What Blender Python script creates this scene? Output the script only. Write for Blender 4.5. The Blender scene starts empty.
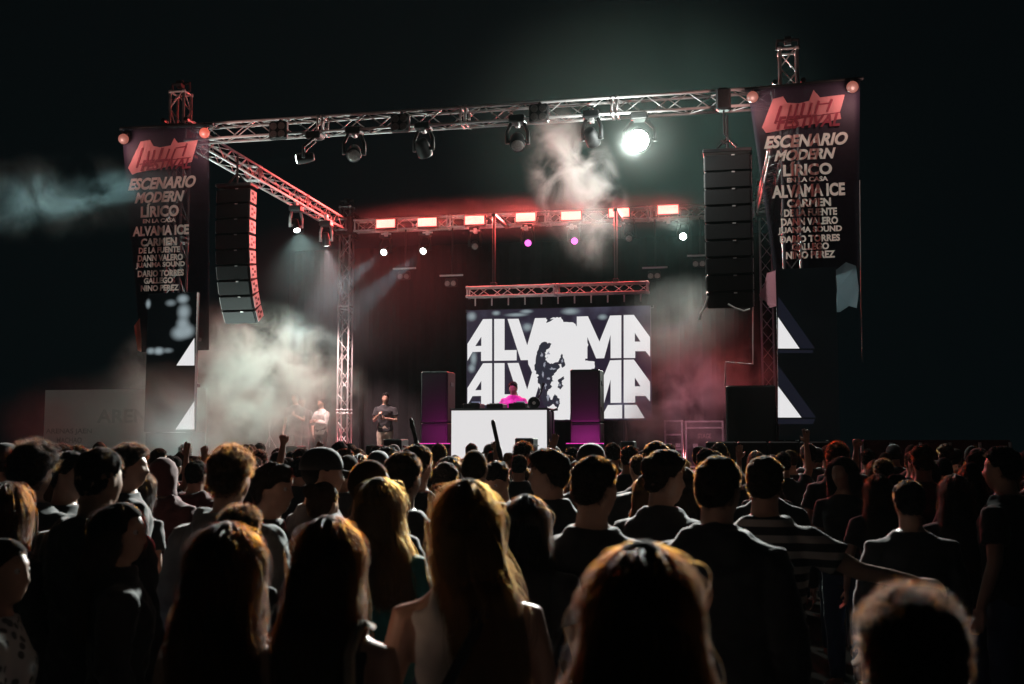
import bpy, math, random
import numpy as np
from mathutils import Vector, Matrix, noise

random.seed(7)
rng = np.random.default_rng(11)
scene = bpy.context.scene
COL = scene.collection
R = math.radians

# ------------------------------------------------------------------ camera
FPX, YAW, PIT, HC = 1120.0, R(12.1), math.atan(103/1120.0), 1.8
FWD = Vector((-math.sin(YAW)*math.cos(PIT), math.cos(YAW)*math.cos(PIT), math.sin(PIT)))
RGT = Vector((math.cos(YAW), math.sin(YAW), 0))
UPV = RGT.cross(FWD)
EYE = Vector((0, 0, HC))
cam_d = bpy.data.cameras.new('camera')
cam = bpy.data.objects.new('camera', cam_d)
COL.objects.link(cam)
cam.matrix_world = Matrix((( RGT.x, UPV.x, -FWD.x, EYE.x), (RGT.y, UPV.y, -FWD.y, EYE.y),
                           (RGT.z, UPV.z, -FWD.z, EYE.z), (0, 0, 0, 1)))
cam_d.sensor_width = 36
cam_d.lens = FPX/1024*36
cam_d.clip_start = 0.05
cam_d.clip_end = 600
cam_d.dof.use_dof = True
cam_d.dof.focus_distance = 20
cam_d.dof.aperture_fstop = 4.0
scene.camera = cam

def at(px, py, Y):                       # world point seen at a pixel, on the plane y = Y (metres)
    d = FWD + RGT*((px-512)/FPX) + UPV*((342-py)/FPX)
    return EYE + d*(Y/d.y)
def atd(px, py, dep):                    # world point seen at a pixel, at a depth along the view
    return EYE + (FWD + RGT*((px-512)/FPX) + UPV*((342-py)/FPX))*dep
def proj(p):
    v = Vector(p)-EYE; z = v.dot(FWD)
    return 512+FPX*v.dot(RGT)/z, 342-FPX*v.dot(UPV)/z, z

# ------------------------------------------------------------------ night sky, exposure, sampling
w = bpy.data.worlds.new('World'); scene.world = w; w.use_nodes = True
nt = w.node_tree
bgn = nt.nodes['Background']
tc = nt.nodes.new('ShaderNodeTexCoord'); sp = nt.nodes.new('ShaderNodeSeparateXYZ')
cr = nt.nodes.new('ShaderNodeValToRGB')
cr.color_ramp.elements[0].position = 0.0; cr.color_ramp.elements[0].color = (0.0012, 0.0026, 0.0031, 1)
cr.color_ramp.elements[1].position = 0.6; cr.color_ramp.elements[1].color = (0.0010, 0.0018, 0.0021, 1)
nt.links.new(tc.outputs['Generated'], sp.inputs[0]); nt.links.new(sp.outputs[2], cr.inputs[0])
nt.links.new(cr.outputs[0], bgn.inputs[0]); bgn.inputs[1].default_value = 1.0
scene.view_settings.view_transform = 'Standard'
scene.view_settings.look = 'None'
scene.view_settings.exposure = 0
scene.view_settings.gamma = 1
scene.render.engine = 'CYCLES'
cy = scene.cycles
cy.use_denoising = True
cy.max_bounces = 6; cy.diffuse_bounces = 1; cy.glossy_bounces = 3; cy.transmission_bounces = 4
cy.volume_bounces = 0; cy.transparent_max_bounces = 12
cy.sample_clamp_indirect = 3.0
cy.sample_clamp_direct = 0
cy.caustics_reflective = False; cy.caustics_refractive = False
cy.volume_step_rate = 1.0
HAZE = 0.00009

# ------------------------------------------------------------------ materials
def _new(name):
    m = bpy.data.materials.new(name); m.use_nodes = True
    return m, m.node_tree, m.node_tree.nodes['Principled BSDF']
MATS = {}
def mat(name, col, rough=0.6, metal=0.0, var=0.25, scale=8.0, bump=0.0, sheen=0.0, spec=0.5):
    if name in MATS: return MATS[name]
    m, t, b = _new(name)
    tcn = t.nodes.new('ShaderNodeTexCoord'); n = t.nodes.new('ShaderNodeTexNoise')
    n.inputs['Scale'].default_value = scale; n.inputs['Detail'].default_value = 5
    t.links.new(tcn.outputs['Object'], n.inputs['Vector'])
    r = t.nodes.new('ShaderNodeValToRGB')
    c0 = tuple(max(0, c*(1-var)) for c in col); c1 = tuple(min(1, c*(1+var)) for c in col)
    r.color_ramp.elements[0].position = .3; r.color_ramp.elements[0].color = (*c0, 1)
    r.color_ramp.elements[1].position = .7; r.color_ramp.elements[1].color = (*c1, 1)
    t.links.new(n.outputs['Fac'], r.inputs[0]); t.links.new(r.outputs[0], b.inputs['Base Color'])
    b.inputs['Roughness'].default_value = rough; b.inputs['Metallic'].default_value = metal
    b.inputs['Specular IOR Level'].default_value = spec
    if sheen:
        b.inputs['Sheen Weight'].default_value = sheen; b.inputs['Sheen Roughness'].default_value = .4
    if bump:
        bp = t.nodes.new('ShaderNodeBump'); bp.inputs['Strength'].default_value = bump
        n2 = t.nodes.new('ShaderNodeTexNoise'); n2.inputs['Scale'].default_value = scale*6
        t.links.new(tcn.outputs['Object'], n2.inputs['Vector'])
        t.links.new(n2.outputs['Fac'], bp.inputs['Height']); t.links.new(bp.outputs[0], b.inputs['Normal'])
    MATS[name] = m
    return m
def emit(name, col, s):
    if name in MATS: return MATS[name]
    m, t, b = _new(name)
    b.inputs['Base Color'].default_value = (.02, .02, .02, 1)
    b.inputs['Emission Color'].default_value = (*col, 1); b.inputs['Emission Strength'].default_value = s
    MATS[name] = m
    return m

ALU = mat('aluminium', (.60, .58, .58), .48, .3, .15, 5)
BLACKMET = mat('black_metal', (.022, .022, .024), .45, .2, .2, 20)
BLACKPLASTIC = mat('black_plastic', (.018, .018, .02), .5, 0, .3, 30)
BLACKCLOTH = mat('black_cloth', (.006, .006, .0075), .9, 0, .4, 6, .3)
SPEAKERMET = mat('speaker_paint', (.005, .005, .006), .65, .0, .3, 18, .15)
GRILLE = mat('speaker_grille', (.004, .004, .005), .8, .0, .3, 60, .4)
ARRAYSIDE = mat('array_side', (.38, .36, .36), .5, .1, .3, 14, .1)
RUBBER = mat('rubber', (.015, .015, .015), .8)
DIMLENS = mat('dim_lens', (.34, .31, .30), .15, .3, .3, 60)
SKIN = mat('skin', (.42, .25, .18), .5, 0, .12, 9, .05)
SKIN2 = mat('skin_tan', (.30, .17, .115), .5, 0, .12, 9, .05)
GROUND = mat('trampled_earth', (.07, .062, .05), .95, 0, .5, .7, .5)
WOODDECK = mat('stage_ply', (.03, .028, .026), .6, 0, .4, 3, .1)
CASE = mat('flight_case', (.035, .03, .032), .5, 0, .4, 9)
CASEALU = mat('case_edging', (.65, .62, .62), .35, .6, .1, 8)
BOARDWHITE = mat('billboard_vinyl', (.62, .62, .60), .7, 0, .12, .9)
BOARDINK = mat('billboard_ink', (.27, .30, .29), .8)
WHITE_HOT = emit('lamp_white', (.92, 1, .96), 40)
WHITE_MID = emit('lamp_white_soft', (.92, 1, .95), 9)
STROBE_RED = emit('strobe_red', (1, .155, .125), 5)
MAGENTA = emit('lamp_magenta', (1, .12, .75), 2.6)
MAGENTA_BAR = emit('bar_magenta', (1, .05, .55), 1.2)
SCREENWHITE = emit('screen_white', (.97, .96, .97), .80)
BOOTHWHITE = emit('booth_white', (.98, .96, .97), .76)

def cloud_screen(name, dark, light, scale, lo, hi):
    m, t, b = _new(name)
    tcn = t.nodes.new('ShaderNodeTexCoord'); n = t.nodes.new('ShaderNodeTexNoise')
    n.inputs['Scale'].default_value = scale; n.inputs['Detail'].default_value = 4
    r = t.nodes.new('ShaderNodeValToRGB')
    r.color_ramp.elements[0].position = lo; r.color_ramp.elements[0].color = (*dark, 1)
    r.color_ramp.elements[1].position = hi; r.color_ramp.elements[1].color = (*light, 1)
    t.links.new(tcn.outputs['Object'], n.inputs['Vector']); t.links.new(n.outputs['Fac'], r.inputs[0])
    t.links.new(r.outputs[0], b.inputs['Emission Color']); b.inputs['Emission Strength'].default_value = 1
    b.inputs['Base Color'].default_value = (.012, .012, .014, 1); b.inputs['Roughness'].default_value = .5
    MATS[name] = m
    return m
def banner_cloth(name, col, clear):
    m, t, b = _new(name)
    b.inputs['Base Color'].default_value = (*col, 1); b.inputs['Roughness'].default_value = .7
    tr = t.nodes.new('ShaderNodeBsdfTransparent'); mx = t.nodes.new('ShaderNodeMixShader')
    mx.inputs[0].default_value = clear
    out = t.nodes['Material Output']
    t.links.new(b.outputs[0], mx.inputs[1]); t.links.new(tr.outputs[0], mx.inputs[2]); t.links.new(mx.outputs[0], out.inputs[0])
    return m
BANNER = banner_cloth('banner_mesh', (.02, .012, .03), .42)
def translucent(name, col, a=.55):
    m, t, b = _new(name)
    b.inputs['Base Color'].default_value = (*col, 1); b.inputs['Roughness'].default_value = .7
    tl = t.nodes.new('ShaderNodeBsdfTranslucent'); tl.inputs[0].default_value = (*col, 1)
    mx = t.nodes.new('ShaderNodeMixShader'); mx.inputs[0].default_value = a
    t.links.new(b.outputs[0], mx.inputs[1]); t.links.new(tl.outputs[0], mx.inputs[2])
    t.links.new(mx.outputs[0], t.nodes['Material Output'].inputs[0])
    return m
LETTER = translucent('banner_ink_pale', (.85, .72, .66), .6)
LOGOPINK = translucent('banner_ink_pink', (.72, .34, .36), .6)
LOGODARK = mat('banner_ink_red', (.18, .02, .04), .8)
FLAPCLOTH = translucent('flap_cloth', (.26, .33, .36), .6)

def hairmat(name, melanin, red, rough=.32):
    m = bpy.data.materials.new(name); m.use_nodes = True
    t = m.node_tree; t.nodes.remove(t.nodes['Principled BSDF'])
    h = t.nodes.new('ShaderNodeBsdfHairPrincipled')
    h.parametrization = 'MELANIN'
    h.inputs['Melanin'].default_value = melanin; h.inputs['Melanin Redness'].default_value = red
    h.inputs['Roughness'].default_value = rough; h.inputs['Radial Roughness'].default_value = .45
    h.inputs['Random Color'].default_value = .3
    t.links.new(h.outputs[0], t.nodes['Material Output'].inputs[0])
    return m
HAIR = {'jet': hairmat('hair_jet', .995, .1), 'black': hairmat('hair_black', .968, .1), 'dark': hairmat('hair_dark_brown', .89, .2),
        'brown': hairmat('hair_brown', .76, .26), 'auburn': hairmat('hair_auburn', .78, .5),
        'blond': hairmat('hair_dark_blond', .55, .26)}
CAPM = {'jet': mat('scalp_jet', (.008, .008, .008), .95, spec=.15), 'black': mat('scalp_black', (.012, .011, .011), .95, spec=.15), 'dark': mat('scalp_dark', (.022, .016, .012), .95, spec=.15),
        'brown': mat('scalp_brown', (.04, .025, .016), .95, spec=.15), 'auburn': mat('scalp_auburn', (.05, .022, .014), .95, spec=.15),
        'blond': mat('scalp_blond', (.085, .055, .03), .95, spec=.15)}
CLOTH = {k: mat('cloth_'+k, c, .85, 0, .2, 10, .25, .3) for k, c in dict(
    black=(.014, .014, .016), charcoal=(.022, .023, .026), navy=(.02, .026, .045), grey=(.12, .125, .125),
    white=(.62, .60, .56), maroon=(.08, .018, .02), olive=(.05, .055, .03), teal=(.02, .12, .12),
    denim=(.05, .07, .12), beige=(.40, .33, .25), pink=(.85, .10, .55), red=(.25, .03, .03)).items()}
def stripes(name, c0, c1, scale):
    m, t, b = _new(name)
    tcn = t.nodes.new('ShaderNodeTexCoord'); wv = t.nodes.new('ShaderNodeTexWave')
    wv.bands_direction = 'Z'; wv.inputs['Scale'].default_value = scale; wv.inputs['Distortion'].default_value = .4
    r = t.nodes.new('ShaderNodeValToRGB'); r.color_ramp.interpolation = 'CONSTANT'
    r.color_ramp.elements[0].color = (*c0, 1); r.color_ramp.elements[1].position = .55; r.color_ramp.elements[1].color = (*c1, 1)
    t.links.new(tcn.outputs['Object'], wv.inputs['Vector']); t.links.new(wv.outputs['Fac'], r.inputs[0])
    t.links.new(r.outputs[0], b.inputs['Base Color']); b.inputs['Roughness'].default_value = .9
    return m
CLOTH['striped'] = stripes('cloth_striped', (.03, .03, .035), (.38, .36, .34), 4.6)
def spots(name, c0, c1, scale):
    m, t, b = _new(name)
    tcn = t.nodes.new('ShaderNodeTexCoord'); v = t.nodes.new('ShaderNodeTexVoronoi'); v.inputs['Scale'].default_value = scale
    r = t.nodes.new('ShaderNodeValToRGB'); r.color_ramp.interpolation = 'CONSTANT'
    r.color_ramp.elements[0].color = (*c0, 1); r.color_ramp.elements[1].position = .35; r.color_ramp.elements[1].color = (*c1, 1)
    t.links.new(tcn.outputs['Object'], v.inputs['Vector']); t.links.new(v.outputs['Distance'], r.inputs[0])
    t.links.new(r.outputs[0], b.inputs['Base Color']); b.inputs['Roughness'].default_value = .9
    return m
CLOTH['patterned'] = spots('cloth_patterned', (.12, .13, .13), (.6, .6, .58), 22)

# ------------------------------------------------------------------ mesh helpers
class MB:
    def __init__(s): s.v = []; s.f = []
    def add(s, vs, fs):
        o = len(s.v); s.v += [tuple(p) for p in vs]; s.f += [tuple(i+o for i in f) for f in fs]; return s
    def box(s, c, size, rot=None, bev=0.0):
        hx, hy, hz = size[0]/2, size[1]/2, size[2]/2
        M = rot if rot is not None else Matrix.Identity(3)
        if bev <= 0:
            vs = [Vector((x, y, z)) for x in (-hx, hx) for y in (-hy, hy) for z in (-hz, hz)]
            fs = [(0, 1, 3, 2), (4, 6, 7, 5), (0, 4, 5, 1), (2, 3, 7, 6), (0, 2, 6, 4), (1, 5, 7, 3)]
        else:
            rings = []
            for z, ins in ((-hz, bev), (-hz+bev, 0), (hz-bev, 0), (hz, bev)):
                a, b = hx-ins, hy-ins; k = bev
                rings.append([(a-k, -b, z), (a, -b+k, z), (a, b-k, z), (a-k, b, z), (-a+k, b, z), (-a, b-k, z), (-a, -b+k, z), (-a+k, -b, z)])
            vs = [Vector(p) for r in rings for p in r]; fs = []
            for i in range(3):
                for j in range(8):
                    fs.append((i*8+j, i*8+(j+1) % 8, (i+1)*8+(j+1) % 8, (i+1)*8+j))
            fs.append(tuple(reversed(range(8)))); fs.append(tuple(range(24, 32)))
        c = Vector(c)
        return s.add([M @ p + c for p in vs], fs)
    def tube(s, pts, rad, n=8, flat=None):
        pts = [Vector(p) for p in pts]
        if not hasattr(rad, '__len__'): rad = [rad]*len(pts)
        t0 = (pts[1]-pts[0]).normalized()
        a = Vector((0, 0, 1)) if abs(t0.z) < .9 else Vector((0, 1, 0))
        u = t0.cross(a).normalized()
        vs = []; fs = []
        for i, p in enumerate(pts):
            t = ((pts[min(i+1, len(pts)-1)]-pts[max(i-1, 0)])).normalized()
            u = (u - t*u.dot(t)).normalized(); v = t.cross(u)
            for k in range(n):
                an = 2*math.pi*k/n
                vs.append(p + (u*math.cos(an) + v*math.sin(an))*rad[i])
        m = len(pts)
        for i in range(m-1):
            for k in range(n):
                fs.append((i*n+k, i*n+(k+1) % n, (i+1)*n+(k+1) % n, (i+1)*n+k))
        fs.append(tuple(reversed(range(n)))); fs.append(tuple(range((m-1)*n, m*n)))
        return s.add(vs, fs)
    def rings(s, rs):                     # list of closed rings with equal counts
        n = len(rs[0]); vs = [p for r in rs for p in r]; fs = []
        for i in range(len(rs)-1):
            for k in range(n):
                fs.append((i*n+k, i*n+(k+1) % n, (i+1)*n+(k+1) % n, (i+1)*n+k))
        fs.append(tuple(reversed(range(n)))); fs.append(tuple(range((len(rs)-1)*n, len(rs)*n)))
        return s.add(vs, fs)
    def ell(s, c, r, n=14, m=9, rot=None):
        rs = []
        M = rot if rot is not None else Matrix.Identity(3)
        for i in range(m+1):
            th = -math.pi/2 + math.pi*(i+.02)/(m+.04)
            rs.append([M @ Vector((r[0]*math.cos(th)*math.cos(2*math.pi*k/n), r[1]*math.cos(th)*math.sin(2*math.pi*k/n), r[2]*math.sin(th)))+Vector(c) for k in range(n)])
        return s.rings(rs)
    def prism(s, poly, depth_vec):        # convex or concave polygon extruded
        n = len(poly); d = Vector(depth_vec)
        vs = [Vector(p) for p in poly] + [Vector(p)+d for p in poly]
        fs = [tuple(range(n)), tuple(reversed(range(n, 2*n)))]
        for k in range(n): fs.append((k, n+k, n+(k+1) % n, (k+1) % n))
        return s.add(vs, fs)
    def mesh(s, name):
        me = bpy.data.meshes.new(name); me.from_pydata(s.v, [], s.f); me.validate(); me.update()
        return me
    def build(s, name, m, parent=None, smooth=False, local=False):
        if parent is not None and not local:
            L = parent_loc(parent)
            s.v = [(p[0]-L.x, p[1]-L.y, p[2]-L.z) for p in s.v]
        me = s.mesh(name)
        import bmesh
        bm = bmesh.new(); bm.from_mesh(me); bmesh.ops.recalc_face_normals(bm, faces=bm.faces); bm.to_mesh(me); bm.free()
        return link(name, me, m, parent, smooth)
def parent_loc(o):
    L = Vector((0, 0, 0))
    while o is not None: L = L + o.location; o = o.parent
    return L
def link(name, data, m, parent=None, smooth=False):
    o = bpy.data.objects.new(name, data); COL.objects.link(o)
    if m is not None and not data.materials: data.materials.append(m)
    if smooth and hasattr(data, 'polygons'): data.polygons.foreach_set('use_smooth', [True]*len(data.polygons))
    if parent is not None: o.parent = parent
    return o
def tag(o, label=None, cat=None, group=None, kind=None):
    if label: o['label'] = label
    if cat: o['category'] = cat
    if group: o['group'] = group
    if kind: o['kind'] = kind
    return o
def thing(name, label, cat, loc=(0, 0, 0), group=None, rz=0):
    o = bpy.data.objects.new(name, None); COL.objects.link(o)
    o.location = loc; o.rotation_euler = (0, 0, rz); o.empty_display_size = .1
    return tag(o, label, cat, group)
def evalmesh(o):
    dg = bpy.context.evaluated_depsgraph_get()
    return bpy.data.meshes.new_from_object(o.evaluated_get(dg))
def spot(name, loc, target, energy, col, size, blend, parent, radius=.06):
    l = bpy.data.lights.new(name, 'SPOT'); l.energy = energy; l.color = col
    l.spot_size = R(size); l.spot_blend = blend; l.shadow_soft_size = radius
    o = bpy.data.objects.new(name, l); COL.objects.link(o); o.parent = parent
    o.location = Vector(loc)-parent_loc(parent)
    d = Vector(target)-Vector(loc)
    o.rotation_euler = d.to_track_quat('-Z', 'Y').to_euler()
    return o
def area(name, loc, target, energy, col, sx, sy, parent):
    l = bpy.data.lights.new(name, 'AREA'); l.energy = energy; l.color = col; l.shape = 'RECTANGLE'; l.size = sx; l.size_y = sy
    o = bpy.data.objects.new(name, l); COL.objects.link(o); o.parent = parent
    o.location = Vector(loc)-parent_loc(parent)
    d = Vector(target)-Vector(loc)
    o.rotation_euler = d.to_track_quat('-Z', 'Z').to_euler()
    return o
def lookrot(d):                           # 3x3 whose local Z points along d
    return Vector(d).normalized().to_track_quat('Z', 'Y').to_matrix()
_tcache = {}
def text_verts(body, bold=.03, shear=0.0, extrude=.0):
    k = (body, bold, shear, extrude)
    if k in _tcache: return _tcache[k]
    c = bpy.data.curves.new('lettering', 'FONT'); c.body = body; c.offset = bold; c.shear = shear; c.resolution_u = 4
    o = bpy.data.objects.new('lettering', c); COL.objects.link(o)
    me = evalmesh(o)
    v = np.array([p.co[:] for p in me.vertices]); f = [tuple(p.vertices) for p in me.polygons]
    bpy.data.objects.remove(o); bpy.data.curves.remove(c); bpy.data.meshes.remove(me)
    lo, hi = v.min(0), v.max(0)
    v = (v-lo)/np.maximum(hi-lo, 1e-6)
    _tcache[k] = (v, f)
    return v, f
def text_px(mb, body, x0, x1, y0, y1, Y, bold=.03, shear=0.0, dy=-.012):
    v, f = text_verts(body, bold, shear)
    yc, xc = (y0+y1)/2, (x0+x1)/2
    X0, X1 = at(x0, yc, Y).x, at(x1, yc, Y).x
    Z1, Z0 = at(xc, y0, Y).z, at(xc, y1, Y).z
    n = len(v)
    front = [(X0+p[0]*(X1-X0), Y+dy, Z0+p[1]*(Z1-Z0)) for p in v]
    return mb.add(front, f)

# ================================================================== ground and air
g = MB(); n = 40
for j in range(n+1):
    for i in range(n+1):
        x = -150+300*i/n; y = -120+300*j/n
        g.v.append((x, y, .03*noise.noise(Vector((x*.07, y*.07, 0)))-.03))
for j in range(n):
    for i in range(n):
        a = j*(n+1)+i; g.f.append((a, a+1, a+n+2, a+n+1))
tag(g.build('ground', GROUND, smooth=True), kind='structure')

hz = MB().box((-4, 14, 5.6), (60, 44, 13.4))
hm = bpy.data.materials.new('haze'); hm.use_nodes = True
t = hm.node_tree; t.nodes.remove(t.nodes['Principled BSDF'])
pv = t.nodes.new('ShaderNodeVolumePrincipled'); pv.inputs['Density'].default_value = HAZE
pv.inputs['Color'].default_value = (.70, .96, .94, 1); pv.inputs['Anisotropy'].default_value = .25
t.links.new(pv.outputs[0], t.nodes['Material Output'].inputs['Volume'])
tag(hz.build('haze', hm), kind='stuff')

# ================================================================== trusses
def truss(root, p0, p1, s=.30, roll_up=(0, 0, 1), bay=.32, chord=.024, brace=.0095):
    p0, p1 = Vector(p0), Vector(p1); d = (p1-p0); L = d.length; d.normalize()
    u = Vector(roll_up); u = (u-d*u.dot(d)).normalized(); v = d.cross(u); h = s/2-chord
    cs = [(u*a+v*b)*h for a, b in ((1, 1), (1, -1), (-1, -1), (-1, 1))]
    for c in cs:
        MB().tube([p0+c, p1+c], chord, 8).build('chord', ALU, root, True)
    nb = max(2, round(L/bay)); m = MB()
    for q in range(4):
        a, b = cs[q], cs[(q+1) % 4]
        for k in range(nb):
            s0, s1 = (a, b) if (k+q) % 2 == 0 else (b, a)
            m.tube([p0+d*(L*k/nb)+s0, p0+d*(L*(k+1)/nb)+s1], brace, 5)
    m.build('bracing', ALU, root, True)
    ne = max(1, round(L/2.4))
    for k in range(ne+1):
        for off in ((-.04, .04) if 0 < k < ne else ((.03,) if k == 0 else (-.03,))):
            e = MB(); c0 = p0+d*(L*k/ne+off)
            for q in range(4): e.tube([c0+cs[q], c0+cs[(q+1) % 4]], chord*.8, 6)
            for q in range(4): e.tube([c0+cs[q]-d*.025, c0+cs[q]+d*.025], chord*1.35, 8)
            e.build('joint_frame', ALU, root, True)
    return root

TZ = 7.0
ft = thing('front_truss', 'long aluminium box truss across the top of the stage front, carrying the blinding white lamp', 'truss', (-4.4, 16.9, TZ))
truss(ft, (-9.2, 16.9, TZ), (.42, 16.9, TZ))
sl = thing('side_truss', 'red-lit truss running back from the banner corner to the tower behind the smoke', 'truss', (-9.3, 21, TZ))
truss(sl, (-9.22, 17.12, TZ), (-9.45, 24.75, TZ))
sr = thing('side_truss', 'truss running back behind the hanging speakers beside the torn banner', 'truss', (.4, 21, TZ))
truss(sr, (.62, 17.4, TZ), (.32, 24.75, TZ))
rt = thing('rear_truss', 'box truss at the back of the stage carrying a row of red strobes', 'truss', (-4.6, 25.05, TZ))
truss(rt, (-9.2, 25.05, TZ), (.15, 25.05, TZ))
st = thing('screen_truss', 'short truss hung just above the big video screen with bold white letters', 'truss', (-4.2, 23.7, 5.3))
zt = at(558, 290, 23.7).z
truss(st, (at(467, 292, 23.7).x, 23.7, zt), (at(649, 288, 23.7).x, 23.7, zt), .25, bay=.27)
for px in (494, 616):
    x = at(px, 270, 23.7).x
    m = MB(); m.tube([(x, 23.7, zt+.1), (x, 23.7, TZ-.12)], .035, 8); m.box((x, 23.7, zt+.15), (.12, .2, .1), bev=.01); m.box((x, 24.36, TZ-.16), (.1, 1.45, .06), bev=.01)
    m.build('hanging_post', BLACKMET, st)
for k in range(11):                       # little hooks that carry the screen
    x = at(467+182*(k+.5)/11, 296, 23.7).x
    MB().tube([(x, 23.7, zt-.12), (x, 23.7, zt-.30)], .016, 6).build('screen_hook', ALU, st)

def tower(label, x, y, ztop):
    t = thing('truss_tower', label, 'tower', (x, y, 0))
    truss(t, (x, y, .12), (x, y, ztop), .30, (0, 1, 0))
    MB().box((x, y, .06), (.7, .7, .12), bev=.02).build('base_plate', BLACKMET, t)
    m = MB(); m.box((x, y, TZ), (.42, .42, .44), bev=.03)
    for a in (-.21, .21):
        m.tube([(x+a, y-.2, TZ-.28), (x+a, y+.2, TZ-.28)], .04, 8); m.tube([(x+a, y-.2, TZ+.28), (x+a, y+.2, TZ+.28)], .04, 8)
    m.build('sleeve_block', BLACKMET, t)
    m = MB()
    m.tube([(x-.16, y, ztop), (x-.16, y, ztop+.14), (x+.16, y, ztop+.14), (x+.16, y, ztop)], .025, 8); m.tube([(x-.05, y-.03, ztop+.12), (x+.05, y-.03, ztop+.12)], .07, 10)
    m.build('chain_pulley', BLACKMET, t)
    return t
xl = at(181, 90, 17.1).x; xr = at(788, 45, 17.1).x
tower('front truss tower rising above the smoke-side banner', xl, 17.1, 7.82)
tower('front truss tower rising behind the torn banner', xr, 17.2, 7.84)
tower('pink-lit lattice tower standing behind the smoke near the stage people', -9.42, 25.05, 7.5)
tower('rear lattice tower hidden behind the black hanging speakers', .36, 25.05, 7.5)

# ================================================================== stage platform
DZ = 1.25
sg = thing('stage_platform', 'dark raised stage floor under the booth, speakers and performers', 'stage', (-4.5, 22, 0))
MB().box((-4.5, 21.9, DZ-.05), (10.6, 8.8, .1)).build('deck', WOODDECK, sg)
sk = MB()
for k in range(106):                      # gathered black skirt along the front
    x0 = -9.8+k*.1; x1 = x0+.1; o0 = .02*math.sin(k*1.9); o1 = .02*math.sin((k+1)*1.9)
    sk.add([(x0, 17.46+o0, .01), (x1, 17.46+o1, .01), (x1, 17.46+o1, DZ-.1), (x0, 17.46+o0, DZ-.1), (x0, 17.49+o0, .01), (x1, 17.49+o1, .01), (x1, 17.49+o1, DZ-.1), (x0, 17.49+o0, DZ-.1)],
           [(0, 1, 2, 3), (5, 4, 7, 6), (3, 2, 6, 7), (0, 4, 5, 1)])
sk.build('skirt', BLACKCLOTH, sg)
lg = [(x, y) for x in (-9.6, -6.2, -2.8, .6) for y in (17.8, 21.8, 25.9)]
for x, y in lg: MB().tube([(x, y, 0), (x, y, DZ-.1)], .03, 8).build('leg', ALU, sg)
bd = MB(); K = 120
pts = [(-11.4+12.6*k/K, 26.3+.05*math.sin(k*1.3)+.03*math.sin(k*.41)) for k in range(K+1)]
for k in range(K):
    (x0, y0), (x1, y1) = pts[k], pts[k+1]
    bd.add([(x0, y0, .05), (x1, y1, .05), (x1, y1, 6.7), (x0, y0, 6.7), (x0, y0+.02, .05), (x1, y1+.02, .05), (x1, y1+.02, 6.7), (x0, y0+.02, 6.7)], [(0, 1, 2, 3), (5, 4, 7, 6)])
bo = tag(bd.build('stage_drape', BLACKCLOTH, None, True), 'black gathered curtain closing off the back of the stage', 'curtain')

# ================================================================== video screens
SY = 23.65
sc = thing('video_screen', 'big video wall showing the word ALVAMA twice in bold white letters', 'screen', (-4.2, SY, 2.4))
x0, x1 = at(466.5, 365, SY).x, at(651, 365, SY).x
z1, z0 = at(558, 308, SY).z, at(558, 420, SY).z
MB().box(((x0+x1)/2, SY+.06, (z0+z1)/2), (x1-x0, .1, z1-z0)).build('panel', cloud_screen('screen_clouds', (.016, .012, .026), (.10, .10, .15), 1.1, .55, .85), sc)
m = MB()
for k in range(1, 8): m.box((x0+(x1-x0)*k/8, SY+.14, (z0+z1)/2), (.05, .06, z1-z0))
m.box(((x0+x1)/2, SY+.14, z1), (x1-x0+.1, .08, .06)); m.box(((x0+x1)/2, SY+.14, z0), (x1-x0+.1, .08, .06))
m.build('frame', BLACKMET, sc)
for xx in (x0+.6, x1-.6):
    m = MB(); m.tube([(xx, SY+.3, DZ), (xx, SY+.3, z0+.4)], .03, 8); m.tube([(xx, SY+1.1, DZ+.03), (xx, SY+.3, z0)], .025, 8); m.tube([(xx, SY+.3, z0+.1), (xx, SY+.15, z0+.1)], .03, 8)
    m.build('support_leg', BLACKMET, sc)
def zp(x, y): return (460+x/5.12, 300+y/5.12)
def letter(mb, poly, holes=(), Y=SY-.004, dy=0):
    import bmesh
    cu = bpy.data.curves.new('glyph', 'CURVE'); cu.dimensions = '2D'; cu.fill_mode = 'FRONT'
    for pl in (poly,)+tuple(holes):
        sp_ = cu.splines.new('POLY'); sp_.points.add(len(pl)-1); sp_.use_cyclic_u = True
        for q, (a, b) in enumerate(pl):
            p = at(*zp(a, b+dy), Y); sp_.points[q].co = (p.x, p.z, 0, 1)
    o = bpy.data.objects.new('glyph', cu); COL.objects.link(o); me = evalmesh(o)
    mb.add([(p.co.x, Y, p.co.y) for p in me.vertices], [tuple(p.vertices) for p in me.polygons])
    bpy.data.objects.remove(o); bpy.data.curves.remove(cu); bpy.data.meshes.remove(me)
A1 = [(118, 98), (164, 97), (164, 311), (108, 312), (108, 265), (64, 266), (38, 312), (38, 225)]
A1h = [(78, 236), (109, 188), (109, 235)]
Lg = [(175, 97), (228, 97), (228, 257), (290, 256), (290, 309), (175, 311)]
Vg = [(243, 97), (300, 96), (344, 232), (384, 93), (442, 92), (374, 307), (311, 308)]
Mg = [(598, 85), (655, 83), (714, 213), (768, 80), (826, 78), (826, 297), (771, 298), (771, 178), (738, 298), (697, 299), (652, 190), (652, 300), (598, 301)]
A2 = [(838, 77), (890, 76), (973, 190), (973, 291), (950, 262), (897, 262), (897, 297), (838, 297)]
A2h = [(895, 168), (924, 213), (895, 213)]
ltr = MB()
for row, (dl, dr) in enumerate(((0, 0), (226, 229))):
    letter(ltr, A1, (A1h,), dy=dl); letter(ltr, Lg, dy=dl); letter(ltr, Vg, dy=dl)
    letter(ltr, Mg, dy=dr); letter(ltr, A2, (A2h,), dy=dr)
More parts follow.
